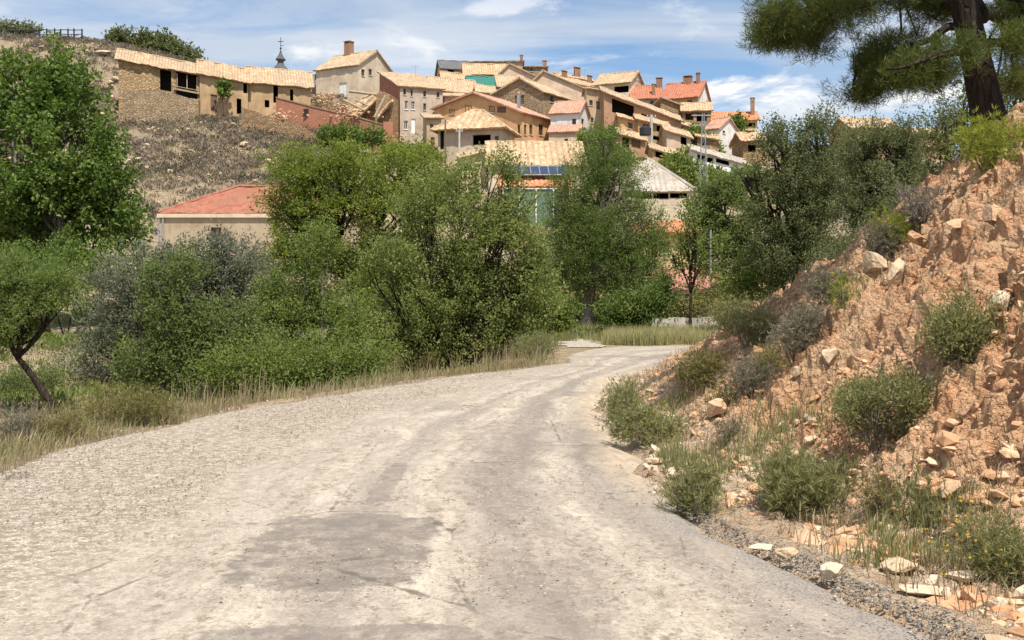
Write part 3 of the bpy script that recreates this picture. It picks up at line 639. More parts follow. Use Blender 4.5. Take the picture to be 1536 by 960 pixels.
def build_house(h, idx):
    A, W, zb, Ht, c, s = hgeo(h); D, rise, drop, oh = h['D'], h['rise'], h.get('drop', 0), h.get('oh', .35)
    k = drop / W; rt = h['roof']; fr = h.get('frac', .5)
    root = empty(h.get('name', 'village_house'), (A[0], A[1], zb), math.radians(h['yaw']))
    tag(root, h['label'], h.get('cat', 'house'), h.get('group'))
    foot = 4.0
    # face frames: (along, height, inset) -> local point
    FR = {'f': lambda a, z, i: (a, i, z), 'r': lambda a, z, i: (W - i, a, z), 'l': lambda a, z, i: (i, a, z), 'b': lambda a, z, i: (a, D - i, z)}
    LEN = {'f': W, 'r': D, 'l': D, 'b': W}
    def pix(face, px, py):
        kk = (px - CX) / F
        if face == 'f':
            u = (kk * A[1] - A[0]) / (c - kk * s); dep = A[1] + u * s; sx = u
        else:
            bx, by = (A[0] + W * c, A[1] + W * s) if face == 'r' else (A[0], A[1])
            u = (kk * by - bx) / (-s - kk * c); dep = by + u * c; sx = W if face == 'r' else 0
        return u, CZ + (HY - py) / F * dep - zb + k * sx
    ops = {}
    for face, lst in (h.get('ops') or {}).items():
        out = []
        for x0, y0, x1, y1, ty in lst:
            u0, z1 = pix(face, x0, y0); u1, z0 = pix(face, x1, y1)
            _, z0 = pix(face, (x0 + x1) / 2, y1); _, z1 = pix(face, (x0 + x1) / 2, y0)
            if u0 > u1: u0, u1 = u1, u0
            u0, u1 = max(u0, .12), min(u1, LEN[face] - .12)
            if u1 - u0 < .15 or z1 - z0 < .15: continue
            if z1 > Ht - .03 and z0 < Ht - .4 and rt not in ('gy',) : z1 = Ht - .06
            out.append((u0, u1, z0, z1, ty))
        ops[face] = out
    mats = [M[h['wall']]]; mi = {}
    for f_, m_ in (h.get('side') or {}).items(): mi[f_] = len(mats); mats.append(M[m_])
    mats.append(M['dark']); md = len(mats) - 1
    wb = MB()
    for f_ in 'frlb':
        wallface(wb, FR[f_], LEN[f_], Ht, ops.get(f_, []), mi.get(f_, 0), foot, mi.get(f_, 0))
        has = [o for o in ops.get(f_, []) if o[4] == 'open' and o[3] <= Ht - .02]
    # near-black sheet across the room; the loft's shade is painted into its colour
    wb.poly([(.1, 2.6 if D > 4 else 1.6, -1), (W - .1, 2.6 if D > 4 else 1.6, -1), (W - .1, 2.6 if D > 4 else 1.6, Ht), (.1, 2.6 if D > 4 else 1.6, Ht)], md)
    if rt == 'gx':
        for f_ in 'rl':
            wb.poly([FR[f_](0, Ht, 0), FR[f_](D, Ht, 0), FR[f_](D * fr, Ht + rise, 0)], mi.get(f_, 0))
    elif rt == 'gy':
        for f_ in 'fb':
            wb.poly([FR[f_](0, Ht, 0), FR[f_](W, Ht, 0), FR[f_](W * fr, Ht + rise, 0)], mi.get(f_, 0))
    elif rt == 'sf':
        for f_ in 'rl': wb.poly([FR[f_](0, Ht, 0), FR[f_](D, Ht, 0), FR[f_](D, Ht + rise, 0)], mi.get(f_, 0))
        wb.poly([(0, D, Ht), (W, D, Ht), (W, D, Ht + rise), (0, D, Ht + rise)], 0)
    wb.shear(k).build('wall', mats, root)
    # roof
    rb = MB(); T = .16; pitch, amp, rough = h.get('pitch', .4), h.get('amp', .06), h.get('rough', .065); sd = idx * 3.7
    RP = lambda *q: roofplane(rb, *q, pitch, amp, rough, sd)
    if rt == 'gx':
        yr = D * fr; m1 = rise / yr; m2 = rise / (D - yr); zr = Ht + rise + T
        RP((-oh, -oh, Ht + T - oh * m1), (W + oh, -oh, Ht + T - oh * m1), (W + oh, yr, zr), (-oh, yr, zr))
        RP((W + oh, D + oh, Ht + T - oh * m2), (-oh, D + oh, Ht + T - oh * m2), (-oh, yr, zr), (W + oh, yr, zr))
        rb.tube([(q, yr, zr + .02 + .04 * math.sin(q * 3)) for q in np.linspace(-oh, W + oh, 12)], .15, 6)
    elif rt == 'gy':
        xr = W * fr; m1 = rise / xr; m2 = rise / (W - xr); zr = Ht + rise + T
        if xr > .6: RP((-oh, D + oh, Ht + T - oh * m1), (-oh, -oh, Ht + T - oh * m1), (xr, -oh, zr), (xr, D + oh, zr))
        RP((W + oh, -oh, Ht + T - oh * m2), (W + oh, D + oh, Ht + T - oh * m2), (xr, D + oh, zr), (xr, -oh, zr))
        rb.tube([(xr, q, zr + .02) for q in np.linspace(-oh, D + oh, 8)], .15, 6)
    elif rt == 'sf':
        m1 = rise / D
        RP((-oh, -oh, Ht + T - oh * m1), (W + oh, -oh, Ht + T - oh * m1), (W + oh, D + oh, Ht + rise + T + oh * m1), (-oh, D + oh, Ht + rise + T + oh * m1))
    elif rt == 'hip':
        q = min(D, W) / 2 + oh; m1 = rise / (q - oh); z0 = Ht + T - oh * m1; zr = Ht + rise + T
        a, b = (-oh + q, D / 2), (W + oh - q, D / 2)
        if W < D: a = b = (W / 2, D / 2)
        e = [(-oh, -oh, z0), (W + oh, -oh, z0), (W + oh, D + oh, z0), (-oh, D + oh, z0)]
        ra, rbb = (*a, zr), (*b, zr)
        RP(e[0], e[1], rbb, ra); RP(e[2], e[3], ra, rbb); RP(e[1], e[2], rbb, rbb); RP(e[3], e[0], ra, ra)
        for p, r in ((e[0], ra), (e[1], rbb), (e[2], rbb), (e[3], ra), (ra, rbb)):
            p, r = np.array(p), np.array(r)
            rb.tube([p + (r - p) * q_ + np.array([0, 0, .06]) for q_ in np.linspace(0, 1, 7)], .14, 6)
    roof = rb.shear(k).build('roof', M[h['rmat']], root)
    def roofz(x, y):
        if rt == 'gx': return Ht + rise * (y / (D * fr) if y < D * fr else (D - y) / (D - D * fr))
        if rt == 'gy': return Ht + rise * (x / (W * fr) if x < W * fr else (W - x) / (W - W * fr))
        if rt == 'sf': return Ht + rise * y / D
        return Ht + rise
    for (fu, fv, w_, hh) in h.get('chim', ()):
        x, y = fu * W, fv * D; z = roofz(x, y); cb = MB()
        cb.box((x - w_ / 2, y - w_ / 2, z - .5), (x + w_ / 2, y + w_ / 2, z + hh), 0)
        if w_ > .45:
            for sx in (-1, 1):
                cb.box((x + sx * w_ * .4 - .07, y - w_ / 2, z + hh), (x + sx * w_ * .4 + .07, y + w_ / 2, z + hh + .22), 0)
            cb.box((x - w_ / 2 - .1, y - w_ / 2 - .1, z + hh + .22), (x + w_ / 2 + .1, y + w_ / 2 + .1, z + hh + .34), 1)
        else:
            cb.lathe((x, y, z + hh), [(w_ * .7, 0), (w_ * .7, .08), (.02, .3)], 8, 1)
        cb.shear(k).build('chimney', [M['chim'] if w_ > .45 else M['galv'], M['straw2']], roof)
    # windows, doors, shutters
    for f_, lst in ops.items():
        fm = FR[f_]
        for a0, a1, z0, z1, ty in lst:
            if ty == 'open': continue
            attic = z1 > Ht - .02
            i0, i1 = (-.04, .03) if attic else (.12, .2)
            wdt = min(.09, (a1 - a0) * .12); b = MB()
            if ty in ('win', 'wf'):
                for q in ((a0, a0 + wdt, z0, z1), (a1 - wdt, a1, z0, z1), (a0 + wdt, a1 - wdt, z0, z0 + wdt), (a0 + wdt, a1 - wdt, z1 - wdt, z1), ((a0 + a1) / 2 - wdt * .4, (a0 + a1) / 2 + wdt * .4, z0 + wdt, z1 - wdt)):
                    fbar(b, fm, *q, i0, i1)
                o = b.shear(k).build('window', M['whitep' if ty == 'wf' else 'wood'], root)
                g = MB(); im = i0 + .05
                g.poly([fm(a0 + .01, z0 + .01, im), fm(a1 - .01, z0 + .01, im), fm(a1 - .01, z1 - .01, im), fm(a0 + .01, z1 - .01, im)])
                g.shear(k).build('pane', M['glass'], o)
                sl = MB(); fbar(sl, fm, a0 - .08, a1 + .08, z0 - .1, z0 - .003, -.08, .1); sl.shear(k).build('sill', M['whitep' if ty == 'wf' else 'concrete'], o)
            else:
                nm = 'door' if ty in ('door', 'white') else 'shutter'
                fbar(b, fm, a0 + .003, a1 - .003, z0 + .003, z1 - .003, i0, i1)
                nb = max(2, int((a1 - a0) / .28))
                for q in range(1, nb):
                    x = a0 + (a1 - a0) * q / nb; fbar(b, fm, x - .02, x + .02, z0 + .05, z1 - .05, i0 - .03, i0 - .002)
                b.shear(k).build(nm, M['whitep' if ty == 'white' else 'wood'], root)
    if h.get('fascia'):
        b = MB(); b.box((-.16, -.2, Ht - .22), (W + .16, -.004, Ht + .06)); b.box((W + .004, -.004, Ht - .22), (W + .2, D, Ht + .06)); b.box((-.2, -.004, Ht - .22), (-.004, D, Ht + .06))
        b.build('gutter', M['cream'], root)
        b = MB(); b.tube([(.25, -.1, -1), (.25, -.1, Ht - .25)], .07, 8); b.tube([(-.05, -.1, 1), (-.05, -.1, Ht - .25)], .04, 8); b.build('downpipe', M['galv'], root)
    if h.get('bay'):
        x0, y0, x1, y1 = h['bay']; u0, z1 = pix('f', x0, y0); _, z0 = pix('f', x1, y1)
        b = MB(); b.box((u0, .6, z0), (-.02, 3, z0 + .8)); b.box((u0, .6, z1 - .25), (-.02, 3, z1))
        for q in (0, .5, 1): x = u0 + (-.12 - u0) * q; b.box((x, .6, z0 + .8), (x + .1, .75, z1 - .25))
        o = b.build('glazed_balcony', M['whitep'], root)
        g = MB(); g.box((u0 + .1, .68, z0 + .8), (-.12, 2.8, z1 - .25)); g.build('pane', M['glass'], o)
        b = MB(); b.box((u0, .7, -2), (-.02, 3, z0 - .003)); b.build('annex', M['stone2'], root)
    if h.get('rail'):
        x0, y, x1 = h['rail']; u0, z = pix('f', x0, y); u1, _ = pix('f', x1, y); b = MB()
        b.box((u0 - .3, -.28, z - .1), (u1 + .2, -.1, z + .06)); b.box((u0 - .3, -.24, z + .35), (u1 + .2, -.16, z + .43))
        for q in (.05, .5, .95): x = u0 + (u1 - u0) * q; b.box((x - .06, -.1, z + .07), (x + .06, .02, z + 2.2))
        b.shear(k).build('wooden_rail', M['woodp'], root)
    return root
for i, h in enumerate(HOUSES): build_house(h, i)

# ------------------------------------------------------------------ other built things in the village
def spire():
    Y = 195; c = P(421, 108, Y); root = empty('church_tower', (c[0], Y, c[2] - 14))
    tag(root, 'church tower with dark slate onion spire and iron cross', 'church tower')
    b = MB(); b.box((-1.75, -1.75, -6), (1.75, 1.75, 13.95)); b.box((-1.95, -1.95, 13.4), (1.95, 1.95, 13.75)); b.build('tower', M['brick2'], root)
    b = MB(); b.lathe((0, 0, 14), [(1.75, 0), (1.55, .35), (1.05, 1.0), (.62, 1.55), (.55, 2.0), (.98, 2.3), (.98, 2.42), (.6, 2.9), (.28, 3.5), (.12, 4.1), (.05, 4.3)], 8, 0, .39); b.build('spire', M['slate'], root)
    b = MB(); b.tube([(0, 0, 18.2), (0, 0, 20.6)], .06, 6); b.lathe((0, 0, 18.3), [(.05, 0), (.24, .2), (.05, .42)], 8); b.box((-.5, -.05, 19.75), (.5, .05, 19.87)); b.box((-.05, -.04, 19.0), (.55, .04, 19.08)); b.build('cross', M['iron'], root)
spire()
def strip_wall(name, label, cat, pts, mat, cope, th=.5, copeh=.16, rag=.12, group=None):
    """a thick wall along a line of (px, py_top, py_bottom, Y)"""
    T = [P(a, b, d) for a, b, c_, d in pts]; B = [P(a, c_, d) for a, b, c_, d in pts]
    o0 = B[0]; root = empty(name, o0); tag(root, label, cat, group)
    n = 40; q = np.linspace(0, len(pts) - 1.001, n)
    def ip(L, v): i = int(v); f = v - i; return L[i] * (1 - f) + L[i + 1] * f
    b = MB(); cb = MB(); prev = None
    for v in q:
        t, d = ip(T, v) - o0, ip(B, v) - o0
        t = t + np.array([0, 0, rag * 2 * (float(vn(np.array([v * 5.3, 1.7, 0.3]), 77)) - .5)])
        cur = (t, d)
        if prev:
            (t0, d0) = prev; bk = np.array([0, th, 0]); dn = np.array([0, 0, 1.5])
            b.poly([d0 - dn, d - dn, t, t0]); b.poly([d + bk - dn, d0 + bk - dn, t0 + bk, t + bk]); b.poly([t0, t, t + bk, t0 + bk])
            if cope:
                e = np.array([0, -.08, .003]); f_ = np.array([0, th + .08, .003]); u = np.array([0, 0, copeh])
                cb.poly([t0 + e, t + e, t + e + u, t0 + e + u]); cb.poly([t0 + e + u, t + e + u, t + f_ + u, t0 + f_ + u]); cb.poly([t + f_, t0 + f_, t0 + f_ + u, t + f_ + u])
        else:
            b.poly([d, d + np.array([0, th, 0]), t + np.array([0, th, 0]), t])
        prev = cur
    b.poly([prev[1], prev[0], prev[0] + np.array([0, th, 0]), prev[1] + np.array([0, th, 0])])
    b.build('wall_body', M[mat], root)
    if cope: cb.build('coping', M[cope], root)
    return root
w = strip_wall('brick_wall', 'long red brick wall with pale coping running down from the barns', 'wall', [(414, 147, 172, 139), (470, 161, 186, 137), (530, 175, 205, 135), (574, 187, 222, 133.5)], 'brick', 'straw', rag=.04)
b = MB(); p = P(459, 168, 137.2) - np.array(w.location); b.box((p[0] - .33, p[1] - .1, p[2] - .4), (p[0] + .33, p[1] + .05, p[2] + .4)); b.build('window', M['dark'], w)
strip_wall('retaining_wall', 'rough stone retaining wall below the brick wall with a broken top', 'wall', [(362, 161, 178, 134), (400, 172, 200, 133), (440, 184, 222, 132), (482, 203, 232, 131)], 'stonedark', None, .8, rag=.25)
strip_wall('terrace_wall', 'low stone terrace wall at the foot of the top barn', 'wall', [(184, 137, 170, 134), (205, 136, 170, 134), (230, 133, 168, 135), (262, 140, 172, 136), (298, 150, 176, 137)], 'stone2', None, .8, rag=.15)
strip_wall('stone_wall', 'crumbling stone wall stub between barn and cream house', 'wall', [(462, 158, 170, 150), (474, 150, 170, 150), (492, 150, 172, 149), (510, 158, 174, 148)], 'stone', None, .6, rag=.9)
def ruin():
    root = empty('collapsed_house', P(560, 195, 136)); o0 = np.array(root.location); tag(root, 'collapsed house with a leaning roof beam and broken stone gable', 'ruin')
    Q = lambda px, py, Y=136: P(px, py, Y) - o0
    b = MB()
    for pts, th in (([(540, 200), (540, 168), (552, 150), (566, 140), (572, 136), (586, 142), (586, 212), (560, 212)], 1.0),):
        f = [Q(*p) for p in pts]; bk = [p + np.array([.6, th + 3, 0]) for p in f]
        b.poly(f); b.poly(bk[::-1])
        for i in range(len(f)): j = (i + 1) % len(f); b.poly([f[j], f[i], bk[i], bk[j]])
    b.build('stone_gable', M['stonedark'], root)
    b = MB(); roofplane(b, Q(522, 166, 137), Q(536, 178, 134.5), Q(566, 148, 134.5), Q(556, 139, 140), .4, .05, .12, 5)
    roofplane(b, Q(566, 178, 135), Q(588, 152, 135), Q(592, 146, 140), Q(572, 138, 140), .4, .05, .1, 6)
    b.build('roof', M['straw2'], root)
    b = MB(); b.tube([Q(562, 176, 134), Q(579, 143, 134.3)], .22, 6); b.tube([Q(524, 137, 139), Q(566, 142, 138)], .2, 6); b.tube([Q(516, 150, 137), Q(548, 166, 134.5)], .16, 6); b.tube([Q(534, 150, 136.5), Q(556, 160, 135)], .13, 6); b.build('beam', M['woodp'], root)
    b = MB(); b.box(tuple(Q(575, 215, 133)), tuple(Q(592, 186, 135))); b.build('brick_stub', M['brick'], root)
ruin()
def solar():
    root = empty('solar_array', P(800, 262, 90)); o0 = np.array(root.location); tag(root, 'row of blue solar panels tilted above the orange roof', 'solar panels')
    n = 7
    for i in range(n):
        xa, xb = 757 + i * 13.4, 757 + i * 13.4 + 13.0
        a, b_, c_, d = P(xa, 263, 89.2) - o0, P(xb, 263, 89.2) - o0, P(xb - 2, 250, 91) - o0, P(xa - 2, 250, 91) - o0
        m = MB(); nrm = np.cross(b_ - a, d - a); nrm /= np.linalg.norm(nrm); e = nrm * .05
        m.poly([a + e, b_ + e, c_ + e, d + e], 0); m.poly([d, c_, b_, a], 1)
        for p, q in ((a, b_), (b_, c_), (c_, d), (d, a)): m.poly([p, q, q + e, p + e], 1); m.tube([p + e, q + e], .035, 4, 1)
        m.build('solar_panel', [M['pv'], M['galv']], root)
    m = MB()
    for px in (762, 800, 845): m.tube([P(px, 252, 90.8) - o0, P(px, 285, 90.8) - o0], .05, 6)
    m.build('support', M['galv'], root)
t = NT('photovoltaic_cells'); t.b.inputs['Roughness'].default_value = .15; t.b.inputs['Specular IOR Level'].default_value = .5
ln = t.vor(6, 'DISTANCE_TO_EDGE', rand=0.0); M['pv'] = t.col(t.mix(t.ramp(ln, [(.03, 1.0), (.06, 0.0)]), (.02, .03, .07), (.10, .12, .17)))
solar()
def court():
    M['gfab'] = simple('green_netting', (.13, .20, .14), .8, .25)
    root = empty('court_fence', P(790, 325, 78)); o0 = np.array(root.location); tag(root, 'green windbreak fence with white posts below the orange roof', 'fence')
    b = MB(); a, c_ = P(752, 284, 78) - o0, P(838, 320, 78) - o0
    b.box((a[0], -.03, c_[2] - 1), (c_[0], .03, a[2])); b.build('netting', M['gfab'], root)
    for px in (754, 779, 804, 830):
        q = P(px, 284, 78) - o0; m = MB(); m.tube([(q[0], -.1, c_[2] - 1), (q[0], -.1, q[2] + .05)], .06, 6); m.build('post', M['whitep'], root)
    m = MB(); m.tube([(a[0], -.1, a[2] + .04), (c_[0], -.1, a[2] + .04)], .04, 6); m.build('rail', M['whitep'], root)
court()
def fence():
    Y = 164; root = empty('rail_fence', P(60, 57, Y)); o0 = np.array(root.location); tag(root, 'dark wooden post and rail fence on the hilltop', 'fence')
    xs = [-10, 2, 14, 26, 38, 49, 59, 70, 82, 91, 102, 111, 123]
    for i, px in enumerate(xs):
        q = P(px, 57, Y) - o0; m = MB(); m.box((q[0] - .09, -.09, q[2] - 1.5), (q[0] + .09, .09, q[2] + 1.45 + .05 * (i % 3))); m.build('post', M['iron'], root)
    for dz in (.55, 1.25):
        a, c_ = P(-14, 57, Y) - o0, P(124, 57, Y) - o0; m = MB(); m.tube([(x, -.13, a[2] + dz + .04 * math.sin(x * 2)) for x in np.linspace(a[0], c_[0], 16)], .075, 5); m.build('rail', M['iron'], root)
fence()
def pole(name, label, px, top, bot, Y, r, mat, cat='pole', arms=()):
    p = P(px, bot, Y); root = empty(name, p); tag(root, label, cat); hgt = (bot - top) / F * Y
    b = MB(); b.tube([(0, 0, -2), (0, 0, hgt)], [r * 1.25, r], 8); b.build('post', M[mat], root)
    for z, w_ in arms:
        b = MB(); b.box((-w_ / 2, -.06, hgt - z - .06), (w_ / 2, .06, hgt - z + .06))
        for x in (-w_ / 2 + .1, w_ / 2 - .1): b.lathe((x, 0, hgt - z + .06), [(.05, 0), (.07, .08), (.03, .2)], 6)
        b.build('crossarm', M['galv'], root)
    return root
pole('utility_pole', 'wooden utility pole carrying the black tank in front of the ruins', 977, 172, 240, 128, .17, 'concrete', arms=((.3, 1.2),))
pole('utility_pole', 'thin concrete pole before the hip roofed house', 689, 194, 242, 112, .11, 'concrete', arms=((.2, .8),))
pole('utility_pole', 'short dark wooden pole at the corner of the hip roofed house', 668, 180, 232, 113, .09, 'wood', arms=((.3, .7),))
pole('utility_pole', 'thin grey pole among the shrubs right of the sapling', 1066, 345, 405, 44, .04, 'galv')
r = empty('water_tank', P(968, 203, 127)); tag(r, 'black water tank hung beside the utility pole', 'tank')
b = MB(); b.lathe((0, 0, 0), [(.55, 0), (.72, .06), (.74, .9), (.6, 1.02), (.25, 1.08)], 14); b.build('tank_body', M['iron'], r)
b = MB(); b.box((-.7, -.08, -.12), (1.0, .08, -.01)); b.build('bracket', M['galv'], r)
def pylon():
    Y = 104; p = P(1055, 300, Y); root = empty('lattice_pylon', p); tag(root, 'slender steel lattice pylon rising among the trees', 'pylon'); hgt = 130 / F * Y
    b = MB(); lv = np.linspace(0, hgt, 9)
    R = lambda z: .42 - .32 * z / hgt
    for sx, sy in ((1, 1), (1, -1), (-1, 1), (-1, -1)): b.tube([(sx * R(-2), sy * R(-2), -2), (sx * R(hgt), sy * R(hgt), hgt)], .028, 4)
    for i in range(8):
        z0, z1 = lv[i], lv[i + 1]
        for q in (((-1, -1), (1, -1)), ((1, -1), (1, 1)), ((1, 1), (-1, 1)), ((-1, 1), (-1, -1))):
            (a, b_), (c_, d) = q if i % 2 else q[::-1]
            b.tube([(a * R(z0), b_ * R(z0), z0), (c_ * R(z1), d * R(z1), z1)], .016, 4)
    b.build('lattice', M['galv'], root)
    for z, w_ in ((hgt - .2, 2.4), (hgt - 1.2, 1.8)):
        b = MB(); b.box((-w_ / 2, -.05, z - .05), (w_ / 2, .05, z + .05)); b.build('crossarm', M['galv'], root)
pylon()
def wire():
    a, b_ = P(1136, 178, 164), P(1250, 196, 120); b = MB()
    b.tube([a + (b_ - a) * q - np.array([0, 0, 1.2 * 4 * q * (1 - q) * .6]) for q in np.linspace(0, 1, 14)], .03, 4)
    tag(b.build('power_cable', M['iron']), 'thin power cable running from the yellow house to the oaks', 'cable')
wire()
def antenna(px, top, Y, hgt, label):
    p = P(px, top, Y); root = empty('antenna', p - np.array([0, 0, hgt])); tag(root, label, 'antenna', 'television antennas on the roofs')
    b = MB(); b.tube([(0, 0, -.4), (0, 0, hgt)], .03, 5); b.build('mast', M['galv'], root)
    b = MB(); b.tube([(-.7, 0, hgt - .1), (.6, 0, hgt - .05)], .02, 4)
    for q in np.linspace(-.6, .5, 5): b.tube([(q, -.3, hgt - .08), (q, .3, hgt - .08)], .015, 4); b.tube([(q, 0, hgt - .3), (q, 0, hgt + .12)], .015, 4)
    b.build('aerial', M['galv'], root)
antenna(623, 99, 148, 2.4, 'television antenna over the grey facade house'); antenna(811, 94, 186, 1.4, 'television antenna on the flat topped stone house')
antenna(959, 108, 168, 1.6, 'television antenna on the house with the open gallery'); antenna(877, 105, 176, 2.2, 'thin television antenna above the brown house')
# concrete kerb beside the field and the clay court
def kerb():
    b = MB(); a, c_ = P(978, 484, 33.5), P(1098, 480, 34.5); root = empty('culvert_kerb', (a[0], a[1], .3)); tag(root, 'low concrete kerb behind the strip of pale grass', 'kerb')
    z = float(ground_z(a[0], a[1]))
    for i in range(5):
        q0, q1 = i / 5, (i + 1) / 5 - .006; p, q = a + (c_ - a) * q0, a + (c_ - a) * q1
        b.box((p[0] - a[0], p[1] - a[1], -.8), (q[0] - a[0], p[1] - a[1] + .3, .25 + .03 * (i % 2)))
    b.build('kerb_blocks', M['concrete'], root)
kerb()
def red_court():
    M['clay'] = simple('red_court_paving', (.42, .17, .135), .9, .15, 1.2)
    x = np.linspace(P(845, 0, 52)[0], P(1150, 0, 52)[0], 40); y = np.linspace(46, 67, 30); X, Y = np.meshgrid(x, y); Z = ground_z(X, Y) + .2
    ii = np.arange(X.size).reshape(X.shape); Fc = np.stack([ii[:-1, :-1], ii[:-1, 1:], ii[1:, 1:], ii[1:, :-1]], -1).reshape(-1, 4)
    tag(npmesh('forecourt', np.stack([X, Y, Z], -1).reshape(-1, 3), Fc, M['clay'], smooth=True), 'reddish paved yard behind the roadside trees', 'pavement', kind='structure')
red_court()

def gravel_lane():
    M['lane'] = simple('pale_gravel', (.36, .31, .25), .9, .35, 9)
    y = np.linspace(27.4, 31.5, 20); u = np.linspace(0, 1, 12); U, Y = np.meshgrid(u, y)
    X = 1.3 + .02 * (Y - 27) ** 2 * .2 + U * (1.5 - .05 * (Y - 27)) + .9 * (vn(xyz(Y * 1.6, U * 2), 8) - .5); Z = ground_z(X, Y) + .02
    ii = np.arange(X.size).reshape(X.shape); Fc = np.stack([ii[:-1, :-1], ii[:-1, 1:], ii[1:, 1:], ii[1:, :-1]], -1).reshape(-1, 4)
    tag(npmesh('gravel_path', np.stack([X, Y, Z], -1).reshape(-1, 3), Fc, M['lane'], smooth=True), 'short pale gravel path leaving the bend', 'path', kind='structure')
gravel_lane()
# ------------------------------------------------------------------ foliage
LM = {}
LM['poplar'] = leafmat('poplar_leaves', (0.064, 0.102, 0.021), (0.114, 0.174, 0.034), (0.254, 0.312, 0.097), .38)
LM['almond'] = leafmat('almond_leaves', (0.1, 0.14, 0.035), (0.175, 0.23, 0.065), (0.27, 0.32, 0.11), 0.45)
LM['olive'] = leafmat('olive_leaves', (0.11, 0.125, 0.075), (0.18, 0.19, 0.12), (0.27, 0.28, 0.19), 0.35)
LM['fresh'] = leafmat('fresh_leaves', (0.09, 0.122, 0.036), (0.158, 0.198, 0.062), (0.255, 0.29, 0.115), 0.45)
LM['elm'] = leafmat('elm_leaves', (0.108, 0.144, 0.025), (0.197, 0.240, 0.046), (0.324, 0.354, 0.091), 0.45)
LM['mixed'] = leafmat('thicket_leaves', (0.095, 0.132, 0.032), (0.172, 0.222, 0.057), (0.299, 0.342, 0.108), 0.45)
LM['pinefar'] = leafmat('dark_conifer_leaves', (0.076, 0.114, 0.028), (0.140, 0.192, 0.048), (0.242, 0.294, 0.091), 0.4)
LM['oak'] = leafmat('holm_oak_leaves', (0.08, 0.098, 0.038), (0.14, 0.158, 0.062), (0.24, 0.25, 0.12), 0.35)
LM['pine'] = leafmat('pine_needles', (0.05, 0.07, 0.018), (0.1, 0.125, 0.03), (0.2, 0.21, 0.05), 0.3)
LM['brightpine'] = leafmat('young_needles', (0.145, 0.189, 0.029), (0.246, 0.275, 0.043), (0.348, 0.362, 0.080), .35)
LM['broom'] = leafmat('broom_shoots', (0.127, 0.138, 0.057), (0.229, 0.234, 0.097), (0.382, 0.360, 0.177), .4)
LM['greybush'] = leafmat('grey_shoots', (.12, .11, .075), (.20, .18, .125), (.31, .28, .20), .25)
LM['brownbush'] = leafmat('olive_brown_shoots', (0.116, 0.109, 0.036), (0.189, 0.167, 0.058), (0.261, 0.232, 0.087), .25)
LM['drybush'] = leafmat('dry_grey_twigs', (.14, .115, .09), (.21, .175, .14), (.30, .26, .21), .1)
LM['straw'] = leafmat('dry_grass', (.20, .155, .085), (.32, .255, .15), (.44, .37, .24), .3)
LM['grass'] = leafmat('green_grass', (.14, .15, .06), (.235, .24, .10), (.36, .355, .18), .35)
LM['palegrass'] = leafmat('pale_green_grass', (0.24, 0.225, 0.1), (0.38, 0.355, 0.17), (0.5, 0.46, 0.26), 0.35)
LM['scrub'] = leafmat('hill_scrub', (.135, .108, .078), (.21, .172, .125), (.30, .255, .19), .15)
LM['yellow'] = leafmat('yellow_flowers', (.5, .34, .03), (.6, .42, .05), (.7, .5, .08), .2)

LM['thicket'] = leafmat('mixed_thicket_leaves', (0.114, 0.144, 0.040), (0.210, 0.246, 0.074), (0.369, 0.390, 0.148), .45)
LM['darkscrub'] = leafmat('dark_hill_scrub', (.075, .062, .045), (.12, .10, .07), (.18, .155, .105), .15)
def rdir(n, rng):
    v = rng.normal(size=(n, 3)); return v / (np.linalg.norm(v, axis=1, keepdims=True) + 1e-9)
def leaf_quads(pos, axis, side, L, Wd, fold=.15):
    """rhombic leaves, slightly folded along the midrib"""
    L = L[:, None]; Wd = Wd[:, None]; nrm = np.cross(axis, side)
    a = pos; b = pos + axis * L * .45 + side * Wd * .5 + nrm * L * fold; c = pos + axis * L; d = pos + axis * L * .45 - side * Wd * .5 + nrm * L * fold
    V = np.stack([a, b, c, d], 1).reshape(-1, 3); return V, np.arange(len(pos) * 4).reshape(-1, 4)
def foliage(centers, out, per, cs, leaf, aspect, rng, up=.3, outw=.5, needle=False, ct=None, flat=1.0, droop=0.0):
    n = len(centers) * per
    C = np.repeat(centers, per, 0); O = np.repeat(out, per, 0)
    A = out + rdir(len(centers), rng) * .75 + np.array([0, 0, .35 if flat == 1 else 0.05]); A /= np.linalg.norm(A, axis=1, keepdims=True)
    off = rng.normal(size=(n, 3)) * cs * .42 * np.array([1, 1, flat]) + np.repeat(A, per, 0) * (rng.uniform(-.9, 2.1, n) * cs * np.repeat(rng.uniform(.5, 1.35, len(centers)), per))[:, None]
    if needle:
        ax = rdir(n, rng) + O * outw + np.array([0, 0, up]); ax /= np.linalg.norm(ax, axis=1, keepdims=True)
        # tufts: several needles share one point of a twig
        g = np.repeat(rng.normal(size=(n // 8 + 1, 3)) * cs * np.array([1, 1, flat]), 8, 0)[:n]
        pos = C + g
    else:
        ax = rdir(n, rng) + np.repeat(A, per, 0) * outw + np.array([0, 0, up - droop]); ax /= np.linalg.norm(ax, axis=1, keepdims=True)
        pos = C + off
    sd = np.cross(ax, rdir(n, rng)); sd /= np.linalg.norm(sd, axis=1, keepdims=True) + 1e-9
    L = leaf * rng.uniform(.6, 1.35, n); Wd = L * aspect
    V, Fc = leaf_quads(pos, ax, sd, L, Wd, 0 if needle else .15)
    t = .5 * np.repeat(ct if ct is not None else rng.uniform(0, 1, len(centers)), per) + .5 * rng.uniform(0, 1, n)
    return V, Fc, t
def lobes_px(lobes, Y, base, depthk=.9):
    out = []
    for l in lobes:
        px, py, rx, ry = l[:4]; dy = l[4] if len(l) > 4 else 0; y = Y + dy
        c = P(px, py, y) - base; out.append((c, np.array([rx / F * y, max(rx, ry * .8) / F * y * depthk, ry / F * y])))
    return out
